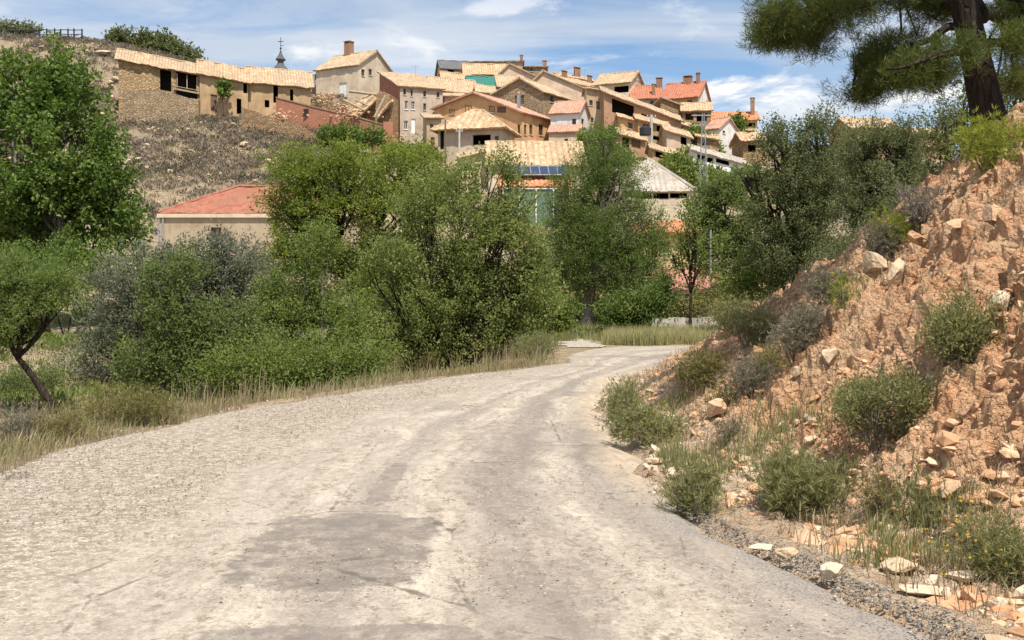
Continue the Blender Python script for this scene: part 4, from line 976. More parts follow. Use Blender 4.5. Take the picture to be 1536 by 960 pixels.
def sample_lobes(lobes, n, rng, gap=.33, gs=None, shell=.45, seed=0):
    vol = np.array([np.prod(r) ** .75 for c, r in lobes]); vol /= vol.sum(); C, O, I = [], [], []
    for i, (c, r) in enumerate(lobes):
        m = int(n * vol[i] * 1.8) + 4; d = rdir(m, rng); rad = rng.uniform(0, 1, m) ** shell
        lump = .72 + .55 * vn(d * 2.3 + i * 9.1 + seed, 81); p = c + d * rad[:, None] * lump[:, None] * r
        k = vn(p / (gs or max(.25, r.mean() * .38)) + seed, 83) > gap
        p, d = p[k][:max(3, int(n * vol[i]))], d[k][:max(3, int(n * vol[i]))]
        C.append(p); O.append(d); I += [i] * len(p)
    return np.concatenate(C), np.concatenate(O), np.array(I)
def bez(a, b, c, n):
    t = np.linspace(0, 1, n)[:, None]; return (1 - t) ** 2 * a + 2 * t * (1 - t) * b + t * t * c
_np = 0
def plant(name, label, cat, Y, bx, lobes, n, leaf, mat, bark='bark', group=None, tr=.12, per=22, cs=.22, stems=1, gap=.33, aspect=.5, twigs=40, up=.25, outw=.5, needle=False, lean=(0, 0), fork=.45, base=None, gs=None, shell=.45, flat=1.0, twr=None, partnames=('trunk', 'crown'), droop=0.0, extra=None, limbs=True, ragged=0):
    global _np; _np += 1
    rng = np.random.default_rng(100 + _np)
    if base is None:
        X = (bx - CX) / F * Y; base = np.array([X, Y, float(surf_z(X, Y))])
    base = np.asarray(base, float)
    root = empty(name, base); tag(root, label, cat, group)
    lb = lobes_px(lobes, Y, base) if lobes and len(lobes[0]) >= 4 and not hasattr(lobes[0][0], '__len__') else lobes
    cl, out, idx = sample_lobes(lb, max(6, n // per), rng, gap, gs, shell, _np * 3.3)
    # light and dark shoots: clumps share a tone
    ct = np.clip(vn(cl / max(.3, lb[0][1].mean() * .5) + _np, 85) * .9 + rng.uniform(-.25, .25, len(cl)), 0, 1)
    V, Fc, t = foliage(cl, out, per, cs, leaf, aspect, rng, up, outw, needle, ct, flat, droop)
    cen = np.mean([c for c, r in lb], 0); b = MB()
    twr = twr or tr * .12
    gz = -.25
    for s_ in range(stems):
        off = np.array([0, 0, 0.]) if stems == 1 else np.append(rng.normal(size=2) * tr * 2.5, 0)
        if stems == 1:
            fk = cen * fork * np.array([.8, .8, 1]) + np.append(np.array(lean), 0)
            path = bez(np.array([0, 0, gz]), fk * .5 + np.append(rng.normal(size=2) * tr * 1.2, 0), fk, 9)
            path[1:-1] += rng.normal(size=(7, 3)) * tr * .12
            rad = np.linspace(tr * 1.15, tr * .62, 9); rad[0] *= 1.35; rad[1] *= 1.05; b.tube(path, rad, 9)
        else: fk = off + np.array([0, 0, gz])
        if not limbs: continue
        for i, (c, r) in enumerate(lb):
            if stems > 1 and rng.uniform() > 1.6 / stems and len(lb) > 2 and s_ > 0: continue
            tgt = c + rng.normal(size=3) * r * .25
            mid = (fk + tgt) / 2 + rng.normal(size=3) * np.linalg.norm(tgt - fk) * .10 + np.array([0, 0, .05])
            lp = bez(fk, mid, tgt, 8); rr = tr * (.55 if stems == 1 else .7); b.tube(lp, np.linspace(rr, rr * .3, 8), 6)
            mem = np.where(idx == i)[0]
            if len(mem):
                for q in rng.choice(mem, min(len(mem), max(2, int(twigs / len(lb) / (1 if stems == 1 else 1.5)))), replace=False):
                    st = lp[rng.integers(3, 8)]; e = cl[q]; md = (st + e) / 2 + rng.normal(size=3) * .08 * np.linalg.norm(e - st)
                    b.tube(bez(st, md, e, 5), np.linspace(twr * 2.2, twr * .6, 5), 4, cap=False)
    if ragged:
        for k in range(ragged):
            c, r = lb[rng.integers(len(lb))]; d = rdir(1, rng)[0]; d[2] = abs(d[2]) * .9 + .15; e = c + d * r * rng.uniform(.95, 1.3); st = np.array([0, 0, .02]) + rng.normal(size=3) * tr * 2
            b.tube(bez(st, (st + e) / 2 + rng.normal(size=3) * .12 * np.linalg.norm(e - st), e, 6), np.linspace(twr * 2.4, twr * .7, 6), 4, cap=False)
    if extra: extra(b, cl, lb, rng)
    if b.v: b.build(partnames[0], M[bark], root, smooth=True)
    npmesh(partnames[1], V, Fc, LM[mat], root, fattrs={'tint': t})
    return root
BUSH = ('stem', 'foliage')
def bush(name, label, px, py, rx, ry, Y, n, mat, leaf=.05, aspect=.35, fine=True, group=None, bark='twig', up=.6, outw=.7, lobes=None, cs=.07, base_py=None, per=16, needle=True, gap=.36, twigs=34, cat='shrub', tr=.014, at=None, shell=.42):
    """a shrub whose bottom sits on the ground below its middle"""
    Y = hit(px, py + ry * .8) or Y
    if fine and needle: leaf, n, aspect = leaf * .62, int(n * 1.7), max(aspect * 1.15, .09)
    if fine and not needle: leaf, n = leaf * .75, int(n * 1.6)
    X = (px - CX) / F * Y; base = np.array([X, Y, float(surf_z(X, Y)) - .03])
    w, hgt = rx / F * Y, 2 * ry / F * Y
    rng = np.random.default_rng(int(px * 7 + py))
    top = P(px, py - ry, Y)[2] - base[2]; top = max(top, .55 * hgt)
    lb = [(np.array([0, 0, top * .42]), np.array([w * .62, w * .6, top * .42]))]
    for q in range(8):
        a = rng.uniform(0, 2 * math.pi); k = rng.uniform(.35, .85); hh_ = top * rng.uniform(.22, .8) * (1.15 - .5 * k); rr_ = w * rng.uniform(.2, .42)
        lb.append((np.array([math.cos(a) * w * k, math.sin(a) * w * k, hh_]), np.array([rr_, rr_, top * rng.uniform(.16, .32)])))
    return plant(name, label, cat, Y, px, lb, n, leaf, mat, bark, group, tr=tr, per=per, cs=cs, stems=5, gap=gap, aspect=aspect, twigs=twigs, up=up, outw=outw, needle=needle, base=base, partnames=BUSH, shell=shell, ragged=22, gs=.16)

# ---- trees beside the road, outer side
plant('poplar_tree', 'big dense dark green broadleaf tree before the scrub hill', 'tree', 36, 60, [(95, 150, 62, 70), (25, 152, 70, 68), (120, 235, 58, 80), (40, 255, 80, 90, -1), (95, 330, 75, 62), (178, 338, 42, 40), (20, 355, 70, 55), (-60, 220, 70, 130), (150, 285, 50, 60), (80, 104, 30, 32)],
      50000, .15, 'poplar', 'barkg', tr=.3, per=26, cs=.24, gap=.36, gs=.8, aspect=.72, twigs=110, up=.0, outw=.6, droop=.1)
plant('almond_tree', 'light green almond tree with a dark leaning forked trunk', 'tree', 18.5, 97, [(55, 430, 52, 42), (5, 425, 45, 50), (95, 425, 30, 28), (30, 475, 50, 30), (85, 470, 38, 28), (-45, 440, 50, 60), (10, 505, 30, 20)],
      26000, .06, 'almond', 'barkd', tr=.078, per=24, cs=.10, gap=.38, gs=.4, aspect=.36, twigs=90, up=.35, outw=.6, fork=.5, lean=(-.55, 0))
plant('olive_tree', 'round grey green olive with fine leaves behind the bright shrub', 'tree', 24, 250, [(175, 470, 60, 70), (215, 420, 60, 55), (290, 400, 62, 48), (340, 385, 40, 40), (160, 530, 58, 50), (255, 465, 70, 70), (370, 430, 50, 55), (320, 480, 60, 60)],
      44000, .085, 'olive', 'barkg', tr=.10, per=26, cs=.13, gap=.30, gs=.5, aspect=.34, twigs=80, up=.5, stems=4)
plant('green_shrub', 'bright green broadleaf shrub in front of the grey olive', 'shrub', 20.5, 290, [(245, 430, 36, 42), (285, 405, 30, 28), (265, 490, 60, 55), (335, 500, 55, 55), (225, 540, 55, 48), (300, 550, 60, 40), (385, 540, 50, 45)],
      26000, .07, 'fresh', 'barkg', tr=.05, per=20, cs=.12, gap=.40, gs=.5, aspect=.55, twigs=70, stems=5, up=.2)
plant('leafy_shrub', 'leafy green shrub with a bare pale stem between olive and thicket', 'shrub', 22.5, 470, [(450, 450, 45, 60), (480, 375, 35, 45), (430, 510, 55, 55), (500, 500, 55, 60), (540, 540, 45, 45), (470, 555, 60, 35), (415, 445, 30, 40)],
      30000, .07, 'mixed', 'barkg', tr=.045, per=20, cs=.13, gap=.38, gs=.5, aspect=.5, twigs=80, stems=6, up=.2)
plant('elm_tree', 'spreading tree with layered olive green sprays below the village', 'tree', 36, 520, [(450, 255, 60, 32), (530, 245, 62, 30), (610, 255, 55, 35), (430, 310, 45, 40), (500, 310, 70, 45), (590, 320, 65, 48), (420, 375, 40, 36), (500, 380, 65, 45), (590, 390, 60, 50), (560, 440, 60, 50), (650, 290, 35, 40)],
      72000, .10, 'elm', 'barkd', tr=.22, per=24, cs=.22, gap=.36, gs=.75, aspect=.5, twigs=120, up=.1, flat=.55)
def dead_twigs(b, cl, lb, rng):
    for k in range(70):
        c, r = lb[rng.integers(len(lb))]; d = rdir(1, rng)[0]; d[2] = abs(d[2]); e = c + d * r * 1.05; st = c * .55 + rng.normal(size=3) * .1
        b.tube(bez(st, (st + e) / 2 + rng.normal(size=3) * .25, e, 7), np.linspace(.026, .006, 7), 4, cap=False)
plant('thicket_tree', 'tangled many stemmed tree with bare dark twigs at the road bend', 'tree', 25, 670, [(700, 290, 70, 45), (640, 300, 50, 45), (765, 330, 55, 60), (690, 370, 80, 60), (600, 390, 50, 60), (780, 420, 48, 65), (720, 450, 75, 65), (640, 470, 60, 55), (770, 490, 50, 35), (590, 480, 45, 50), (745, 260, 40, 35), (620, 525, 50, 28), (700, 520, 60, 30), (810, 460, 34, 50), (800, 400, 36, 44), (560, 430, 40, 50), (670, 420, 70, 60), (740, 380, 60, 60)],
      64000, .075, 'thicket', 'barkd', tr=.05, per=22, cs=.15, gap=.42, gs=.55, aspect=.55, twigs=200, stems=6, up=.1, extra=dead_twigs)
plant('conifer_tree', 'tall dark round topped conifer with pale trunk at the end of the road', 'tree', 37, 880, [(905, 235, 38, 45), (870, 285, 48, 50), (930, 290, 52, 48), (895, 350, 62, 50), (950, 350, 40, 45), (850, 340, 35, 45), (960, 405, 35, 30), (890, 400, 62, 40), (930, 430, 45, 30), (845, 395, 32, 38), (975, 345, 32, 40), (890, 330, 60, 60), (910, 380, 70, 50), (850, 425, 36, 24), (840, 300, 26, 40), (905, 208, 26, 24), (890, 250, 36, 34), (925, 262, 38, 36)],
      90000, .085, 'pinefar', 'barkg', tr=.23, per=26, cs=.17, gap=.24, gs=.6, aspect=.3, twigs=120, up=.15, fork=.5)
plant('second_trunk_tree', 'slim dark leaning tree close behind the tall conifer', 'tree', 39, 912, [(955, 440, 38, 30), (985, 425, 28, 28), (985, 380, 18, 40)], 6000, .11, 'pinefar', 'barkd', tr=.14, per=22, cs=.18, gap=.35, aspect=.35, twigs=30)
plant('sapling', 'thin young tree with sparse leaves beside the pale grass', 'tree', 33.5, 1036, [(1030, 350, 28, 30), (1060, 365, 24, 25), (1010, 385, 22, 25), (1045, 400, 30, 25), (1035, 320, 16, 22)], 2600, .09, 'mixed', 'barkd', tr=.06, per=12, cs=.16, gap=.45, aspect=.5, twigs=60, twr=.012)
plant('green_tree', 'bright green leafy tree between the cream building and the oaks', 'tree', 46, 1085, [(1080, 285, 34, 30), (1060, 320, 30, 36), (1100, 330, 40, 45), (1075, 375, 42, 40), (1120, 385, 36, 40)], 22000, .13, 'fresh', 'bark', tr=.16, per=24, cs=.22, gap=.38, gs=.8, aspect=.6, twigs=60)
plant('holm_oak', 'broad holm oak with airy olive crown against the sky', 'tree', 30, 1205, [(1175, 210, 38, 32), (1235, 200, 40, 36), (1190, 265, 55, 48), (1240, 280, 60, 55), (1165, 320, 42, 45), (1215, 345, 62, 50), (1180, 385, 60, 40), (1245, 390, 50, 40), (1130, 260, 25, 30)],
      64000, .075, 'oak', 'barkd', tr=.2, per=24, cs=.15, gap=.38, gs=.6, aspect=.5, twigs=120, up=.2)
plant('holm_oak', 'second holm oak of the clump, greyer and closer to the bank', 'tree', 26, 1330, [(1300, 225, 42, 40), (1350, 220, 42, 42), (1320, 280, 60, 50), (1290, 330, 50, 45), (1375, 270, 40, 55), (1345, 335, 50, 40), (1280, 385, 45, 32)],
      46000, .065, 'oak', 'barkd', tr=.17, per=24, cs=.13, gap=.40, gs=.55, aspect=.5, twigs=90, up=.2)
plant('holm_oak', 'dark holm oak in the shade behind the big pine trunk', 'tree', 17.5, 1425, [(1410, 215, 34, 50), (1450, 170, 45, 45), (1415, 275, 36, 40), (1520, 150, 45, 50), (1480, 220, 45, 40), (1560, 200, 40, 70)],
      16000, .06, 'oak', 'barkd', tr=.09, per=22, cs=.12, gap=.38, aspect=.5, twigs=60, up=.2)
# ---- big pine on the bank
def pine():
    Y = 11.2; root_z = 2.85; X = (1500 - CX) / F * Y
    base = np.array([X, Y, root_z])
    root = empty('pine_tree', base); tag(root, 'big pine with dark trunk on the bank, boughs reaching over the road', 'tree')
    rng = np.random.default_rng(5); b = MB()
    q = lambda px, py, d=0.0: P(px, py, Y + d) - base
    tp = [np.array([.12, 0, -.5]), q(1492, 220), q(1481, 165), q(1464, 88), q(1448, 15), q(1438, -60), q(1432, -160), q(1424, -300), q(1420, -470)]
    b.tube(tp, [.27, .20, .178, .155, .14, .13, .115, .085, .05], 12)
    boughs = [ # (start on trunk, mid, tip)
        (q(1436, -80), q(1330, -20), q(1150, 25, -.3)), (q(1440, -60), q(1330, -40, -.6), q(1200, -30, -1.0)), (q(1453, 36), q(1400, 45, .2), q(1285, 110, .2)),
        (q(1458, 60), q(1420, 80, -.5), q(1330, 105, -.6)), (q(1436, -90), q(1500, -60), q(1620, 10)), (q(1440, -40), q(1520, -10, -.4), q(1600, 60, -.6)),
        (q(1470, 60), q(1530, 70, .4), q(1620, 100, .6)), (q(1430, -140), q(1300, -130, .5), q(1180, -90, 1.0)), (q(1430, -170), q(1400, -190, -1.2), q(1350, -150, -2.2)),
        (q(1428, -180), q(1450, -160, 1.2), q(1480, -120, 2.4)), (q(1426, -260), q(1350, -300, .6), q(1240, -260, .8)), (q(1424, -280), q(1500, -320, -.5), q(1600, -260, -.8)), (q(1420, -380), q(1400, -460), q(1360, -480, .5)), (q(1420, -380), q(1470, -470), q(1500, -460, -.5)),
        (q(1460, 20), q(1410, 0, .8), q(1350, 15, 1.6)), (q(1455, 10), q(1490, 20, 1.0), q(1530, 40, 2.0))]
    for a, m, e in boughs:
        L = np.linalg.norm(e - a); p = bez(a, m, e, 12); p[1:] += rng.normal(size=(11, 3)) * .03; b.tube(p, np.linspace(.035 + .018 * L, .012, 12), 7)
    lobes = [(1190, 25, 66, 42, -.3), (1150, 60, 30, 22, -.3), (1255, 15, 60, 38, -.5), (1215, 68, 38, 18, -.3), (1310, -10, 70, 36, -.2), (1240, -50, 90, 45), (1270, 120, 34, 30, .2), (1310, 110, 44, 38, .2), (1360, 112, 45, 32, -.3), (1405, 92, 36, 34, -.2), (1285, 142, 26, 14, .2), (1400, 10, 55, 30, .8), (1445, 75, 30, 26, -.9), (1330, 85, 50, 30, .3), (1300, 130, 40, 26, 0), (1385, 110, 50, 34, .3), (1190, 45, 55, 30, 0), (1130, 45, 14, 14, -.2),
             (1560, 20, 70, 50, .0), (1520, 70, 42, 34, -.4), (1600, 80, 60, 50, .3), (1510, 0, 40, 30, 1.5), (1360, -40, 60, 40, 1.2), (1180, -90, 70, 40, .9), (1350, -150, 80, 50, -1.5), (1480, -120, 80, 50, 2), (1260, -260, 80, 60, .8), (1580, -250, 80, 60, -.6), (1420, -330, 120, 70), (1400, -470, 90, 60), (1500, -460, 70, 50, -.4), (1360, 60, 30, 16, 1.6), (1530, 120, 40, 24, 1.5), (1480, 130, 24, 16, 1.6)]
    lb = lobes_px(lobes, Y, base, .85)
    cl, out, idx = sample_lobes(lb, 7600, rng, .26, .3, .5, 4.4)
    bp = np.concatenate([bez(*bb, 12) for bb in boughs])
    for k in rng.choice(len(cl), 420, replace=False):
        e = cl[k]; st = bp[np.argmin(((bp - e) ** 2).sum(1) + rng.uniform(0, .3, len(bp)))]
        b.tube(bez(st, (st + e) / 2 + rng.normal(size=3) * .06 + np.array([0, 0, -.05]), e, 5), np.linspace(.014, .004, 5), 4, cap=False)
    b.build('trunk', M['barkd'], root, smooth=True)
    ct = np.clip(vn(cl * 1.5 + 3, 85) + rng.uniform(-.25, .25, len(cl)), 0, 1)
    V, Fc, t = foliage(cl, out, 50, .045, .085, .06, rng, .35, .45, True, ct)
    npmesh('crown', V, Fc, LM['pine'], root, fattrs={'tint': t})
pine()
# ---- hilltop and village greenery
plant('hilltop_oak', 'long dark oak clump on the skyline above the stone barns', 'tree', 168, 255, [(215, 68, 18, 14), (240, 72, 20, 15), (265, 80, 20, 14), (290, 90, 16, 10), (228, 60, 12, 9), (250, 66, 12, 10)], 7000, .5, 'oak', 'barkd', tr=.3, per=18, cs=.6, stems=4, gap=.3, aspect=.6, twigs=20)
plant('hilltop_oak', 'small round oak on the skyline left of the long clump', 'tree', 168, 181, [(181, 56, 17, 9), (172, 60, 12, 6)], 1800, .45, 'oak', 'barkd', tr=.2, per=18, cs=.5, stems=3, gap=.3, aspect=.6, twigs=10)
plant('hilltop_oak', 'low dark oak beside the rail fence on the skyline', 'tree', 168, 20, [(10, 46, 26, 8), (42, 47, 16, 7)], 2400, .45, 'oak', 'barkd', tr=.2, per=18, cs=.5, stems=3, gap=.3, aspect=.6, twigs=10)
plant('wall_creeper', 'green creeper hanging on the middle stone barn', 'plant', 140, 336, [(336, 134, 8, 12), (334, 127, 5, 5)], 700, .4, 'poplar', 'bark', tr=.05, per=14, cs=.25, stems=2, gap=.2, aspect=.7, twigs=6, base=P(336, 172, 140), partnames=BUSH)
for a in [
    ('dark green ivy thicket under the red brick wall', 128, 520, [(498, 203, 22, 14), (530, 204, 26, 15), (560, 208, 20, 14)], 'poplar', 3600),
    ('yellowish bush under the ruined ochre house', 118, 630, [(600, 228, 32, 10), (640, 232, 22, 8)], 'elm', 2000),
    ('green bushes between the low shed and the cream building', 112, 1025, [(1010, 262, 30, 22), (1045, 275, 30, 24), (1022, 240, 16, 10)], 'mixed', 4200),
    ('leafy green tree behind the tiny white house', 146, 1103, [(1100, 190, 14, 14), (1106, 205, 12, 14), (1110, 184, 10, 8)], 'poplar', 2400),
    ('dark bush before the tiny white house', 134, 1060, [(1052, 214, 14, 12), (1072, 222, 12, 10), (1040, 200, 8, 12)], 'mixed', 2000),
    ('bushes left of the open fronted ruin', 122, 905, [(900, 205, 22, 14), (880, 225, 20, 14), (930, 238, 24, 12)], 'pinefar', 2600),
    ('pale weeds at the corner of the white house', 126, 876, [(874, 210, 7, 10)], 'elm', 500),
    ('broad bush below the long low shed', 108, 1110, [(1090, 270, 40, 14), (1130, 275, 40, 20)], 'mixed', 3400),
]:
    plant('village_bush', a[0], 'shrub', a[1], a[2], a[3], a[5], .38, a[4], 'barkd', tr=.08, per=18, cs=.4, stems=3, gap=.3, aspect=.6, twigs=14, partnames=BUSH)
# ---- undergrowth that closes the view under the trees
for a in [
    ('dark shaded undergrowth under the tall conifer', 40, 850, [(830, 470, 40, 30), (870, 475, 40, 28), (800, 450, 30, 35)], 'mixed', 5200),
    ('dark bushes right of the conifer trunk', 39, 950, [(930, 470, 36, 26), (975, 460, 36, 24)], 'mixed', 4400),
    ('brownish thicket behind the concrete kerb', 38, 1080, [(1070, 450, 40, 24), (1110, 440, 40, 30), (1010, 462, 24, 16)], 'brownbush', 5200),
    ('dense dark undergrowth under the first oak', 31, 1180, [(1160, 415, 50, 30), (1210, 425, 50, 25), (1110, 425, 30, 30)], 'mixed', 6000),
    ('shaded undergrowth under the second oak', 24, 1320, [(1270, 400, 45, 28), (1330, 370, 50, 36), (1380, 320, 40, 40)], 'oak', 6500),
    ('grey dry thicket below the khaki house', 50, 390, [(370, 390, 40, 35), (410, 405, 34, 34), (440, 380, 24, 30)], 'drybush', 4200),
    ('dense green thicket behind the many stemmed tree', 30, 600, [(560, 470, 60, 50), (640, 480, 70, 45), (720, 470, 60, 45)], 'mixed', 9000),
    ('dark shaded bush left of the conifer trunk near the bend', 33, 835, [(815, 470, 30, 34), (835, 480, 26, 24), (790, 490, 26, 26)], 'mixed', 6500),
    ('dark green bush right of the conifer trunk near the bend', 34, 940, [(926, 474, 22, 20), (958, 466, 34, 26), (990, 452, 22, 24)], 'pinefar', 6500),
    ('tall leafy bush hiding the yard behind the conifer', 44, 880, [(860, 420, 36, 34), (905, 425, 40, 32), (945, 420, 36, 34), (825, 415, 30, 34)], 'mixed', 6500),
    ('tall green bush below the green windbreak fence', 60, 800, [(770, 345, 40, 32), (815, 345, 40, 30), (850, 360, 30, 40), (780, 390, 60, 40)], 'fresh', 7500),
    ('green bush at the bottom of the olive and shrub belt', 19.5, 420, [(350, 560, 40, 26), (420, 560, 46, 28), (490, 560, 44, 26), (545, 550, 30, 24)], 'mixed', 9000),
    ('green thicket at the foot of the big dark tree', 33, 90, [(60, 400, 80, 34), (150, 395, 60, 36), (0, 420, 60, 30)], 'poplar', 7000),
]:
    plant('undergrowth_bush', a[0], 'shrub', a[1], a[2], a[3], a[5] if a[1] > 28 else a[5] * 2, .12 if a[1] > 28 else .07, a[4], 'barkd', tr=.05, per=20, cs=.24, stems=5, gap=.2, aspect=.5, twigs=50, partnames=BUSH)
# ---- shrubs on the bank and the inner verge
B = bush
B('roadside_shrub', 'fresh green shrub with yellow flowers at the inner road edge', 975, 640, 62, 34, 10.6, 5200, 'broom', .085, .13)
B('roadside_shrub', 'grassy green shrub behind the yellow flowered one', 938, 600, 34, 30, 12.2, 3000, 'grass', .11, .08, up=1.0)
B('roadside_shrub', 'low grass green shrub below the pale kerb rock', 1035, 735, 42, 36, 7.7, 3200, 'broom', .085, .10, up=1.0)
B('bank_shrub', 'big dark green broom at the foot of the bank', 1205, 716, 66, 50, 7.4, 6500, 'broom', .10, .075, up=.8)
B('bank_shrub', 'wide grey green shrub hanging on the middle of the bank', 1330, 615, 100, 54, 8.0, 5200, 'broom', .05, .30, lobes=None, needle=False, cs=.06, gap=.42)
B('bank_shrub', 'sparse twiggy green shrub above the wide grey green one', 1440, 500, 46, 50, 8.4, 3600, 'broom', .05, .32, needle=False, gap=.42)
B('bank_shrub', 'round dark grey shrub with deep shade beneath', 1205, 492, 52, 34, 14.5, 6000, 'greybush', .07, .10)
B('bank_shrub', 'green rosemary like shrub near the top of the far bank', 1135, 488, 42, 32, 17.0, 4600, 'broom', .09, .10)
B('bank_shrub', 'dense dark green shrub where the bank meets the bend', 1058, 552, 40, 30, 17.2, 5200, 'brownbush', .09, .10)
B('bank_shrub', 'purplish brown shrub beside the dense dark one', 1130, 570, 44, 30, 14.8, 4200, 'greybush', .08, .08)
B('bank_shrub', 'small grey green cushion shrub low on the rubble', 1094, 646, 22, 20, 11.0, 1800, 'greybush', .06, .10)
B('bank_shrub', 'dry grey twig bush on the crest under the oaks', 1378, 312, 30, 24, 11.6, 1500, 'drybush', .10, .03)
B('bank_shrub', 'grey green bush on the crest beside the young pine', 1315, 362, 36, 26, 12.6, 2800, 'greybush', .08, .09)
B('young_pine', 'bright yellow green young pine on the crest', 1342, 345, 18, 28, 12.8, 1500, 'brightpine', .09, .08, cat='tree')
B('young_pine', 'yellow green bushy pine at the foot of the big trunk', 1488, 214, 50, 42, 9.9, 6500, 'brightpine', .085, .06, cat='tree')
B('bank_shrub', 'green flowering shrub in the lower corner of the bank', 1505, 825, 58, 40, 5.6, 5600, 'broom', .065, .10)
B('bank_shrub', 'small flowering herb beside the big dark broom', 1325, 750, 30, 26, 6.9, 1700, 'brownbush', .06, .10)
B('bank_shrub', 'upright green tuft on bare clay', 1390, 766, 12, 26, 6.4, 500, 'grass', .12, .06, up=1.6)
B('bank_shrub', 'low brown brush behind the dark grey shrub', 1160, 545, 34, 20, 16.0, 2600, 'brownbush', .08, .08)
B('bank_shrub', 'dark green bush at the top end of the far bank', 1100, 470, 40, 26, 20.5, 4000, 'broom', .10, .12)
B('bank_shrub', 'dull green bush on the crest left of the broken boulders', 1245, 428, 36, 22, 16.0, 3000, 'greybush', .08, .10)
B('bank_shrub', 'sprig of green grass growing between crest boulders', 1262, 440, 12, 18, 13.6, 420, 'brightpine', .10, .05, up=1.4)
B('bank_shrub', 'small brown tuft below the rosemary like shrub', 1085, 600, 28, 16, 14.4, 1400, 'brownbush', .07, .08)
# ---- outer verge shrubs
B('verge_shrub', 'olive brown rounded shrub at the edge of the white gravel', 205, 606, 76, 38, 13.0, 8000, 'brownbush', .08, .10)
B('verge_shrub', 'small rounded yellow green shrub in the dry grass at the bend', 645, 540, 36, 20, 19.3, 3200, 'brownbush', .09, .12)
B('verge_shrub', 'low green bush at the corner of the gravel', 95, 640, 44, 30, 12.0, 3600, 'brownbush', .07, .10)
B('verge_shrub', 'grey weedy bush before the almond trunk', 30, 640, 40, 34, 11.6, 3200, 'greybush', .07, .10)
B('verge_shrub', 'green bush between the almond and the gravel', 40, 570, 55, 36, 16, 4200, 'fresh', .06, .45, needle=False, cs=.08)
B('verge_shrub', 'grey green tuft growing out of the gravel shoulder', 22, 720, 32, 10, 8.4, 700, 'greybush', .06, .06)
B('verge_shrub', 'grassy clump at the tip of the outer verge', 800, 520, 40, 26, 21.5, 4200, 'grass', .12, .06, up=1.2)
B('verge_shrub', 'pale feathery dry bush left of the rounded shrub', 590, 545, 32, 20, 18.6, 2600, 'straw', .12, .05, up=1.0)
B('verge_shrub', 'grey lilac weeds along the gravel left of the bend', 420, 570, 60, 22, 16.5, 4200, 'drybush', .10, .05, up=.9)
B('verge_shrub', 'low dry weeds beside the olive brown shrub', 320, 590, 50, 22, 14.6, 3200, 'greybush', .09, .06, up=.9)

# ------------------------------------------------------------------ grass, scrub, stones nobody could count
def blades(name, label, pts, h, wd, mat, lean=.35, seed=1, cat='grass'):
    rng = np.random.default_rng(seed); n = len(pts)
    ang = rng.uniform(0, 2 * math.pi, n); ln = rng.uniform(0, lean, n); hh = h * rng.uniform(.45, 1.25, n)
    d = np.stack([np.cos(ang), np.sin(ang), 0 * ang], 1); s_ = np.stack([-np.sin(ang + .6), np.cos(ang + .6), 0 * ang], 1) * (wd * rng.uniform(.6, 1.3, n))[:, None]
    m = pts + d * (hh * ln * .35)[:, None] + np.array([0, 0, 1]) * (hh * .55)[:, None]
    t = pts + d * (hh * ln)[:, None] + np.array([0, 0, 1]) * (hh * (1 - .3 * ln))[:, None]
    V = np.stack([pts - s_, pts + s_, m + s_ * .7, t, m - s_ * .7], 1).reshape(-1, 3)
    o = npmesh(name, V, np.arange(n * 5).reshape(-1, 5), LM[mat], fattrs={'tint': np.clip(vn(pts * .8, 5 + seed) * .6 + rng.uniform(0, .45, n), 0, 1)})
    return tag(o, label, cat, kind='stuff')
def scatter(n, x0, x1, y0, y1, keep, seed, clump=0.0, cf=1.5, wt=None):
    rng = np.random.default_rng(seed); x = rng.uniform(x0, x1, n); y = rng.uniform(y0 ** .5, y1 ** .5, n) ** 2
    k = keep(x, y)
    if clump: k &= vn(xyz(x * cf, y * cf), seed) > clump
    x, y = x[k], y[k]; return np.stack([x, y, surf_z(x, y) - .02], 1)
lv = lambda a, b: (lambda x, y: (edge_l(y) - x > a) & (edge_l(y) - x < b))
blades('dry_grass', 'dry straw grass and weeds along the outer road edge', scatter(38000, -14, 1, 6, 27, lv(-.3, 3.2), 1, .30), .24, .007, 'straw', .6, 1)
blades('verge_grass', 'green and grey grasses behind the dry verge', scatter(26000, -16, 1, 6, 28, lv(.5, 6.5), 2, .42), .32, .008, 'grass', .5, 2)
blades('tall_grass', 'tall stalks at the foot of the thicket', scatter(5000, -8, 1.2, 12, 26, lv(.3, 2.0), 3, .5, .9), .55, .006, 'straw', .4, 3)
fld = lambda x, y: (x > 2.4 + (y - 28) * .15) & (y > 28.45 + .15 * np.sin(x * 3))
blades('pale_grass', 'strip of pale yellow green grass beyond the bend', scatter(34000, 2, 10.5, 28, 33.2, fld, 4, .25), .42, .010, 'palegrass', .4, 4)
blades('field_grass', 'green weeds at the front of the pale grass strip', scatter(3500, 2.3, 10, 28, 29.4, fld, 5, .55, 1.2), .3, .012, 'grass', .5, 5)
blades('far_grass', 'rough green grass around the trees behind the bend', scatter(16000, -6, 16, 30, 46, lambda x, y: (x < 2) | (y > 33.5), 6, .4), .35, .014, 'grass', .5, 6)
blades('shade_grass', 'short green grass between the gravel path and the conifer trunk', scatter(9000, -2, 5.5, 30.5, 40, lambda x, y: (x < 3.2) | (y > 33), 24, .22), .25, .014, 'grass', .6, 24)
rv = lambda a, b: (lambda x, y: (x - edge_r(y) > a) & (x - edge_r(y) < b))
blades('ditch_grass', 'green grass tufts in the stony ditch below the bank', scatter(20000, .9, 4, 5.8, 12, rv(.18, 1.15), 7, .52, 1.6), .21, .0042, 'grass', .6, 7)
blades('ditch_straw', 'dry grass blades in the stony ditch below the bank', scatter(14000, .9, 5, 4.8, 20, rv(.2, 1.4), 8, .52, 1.6), .17, .004, 'straw', .8, 8)
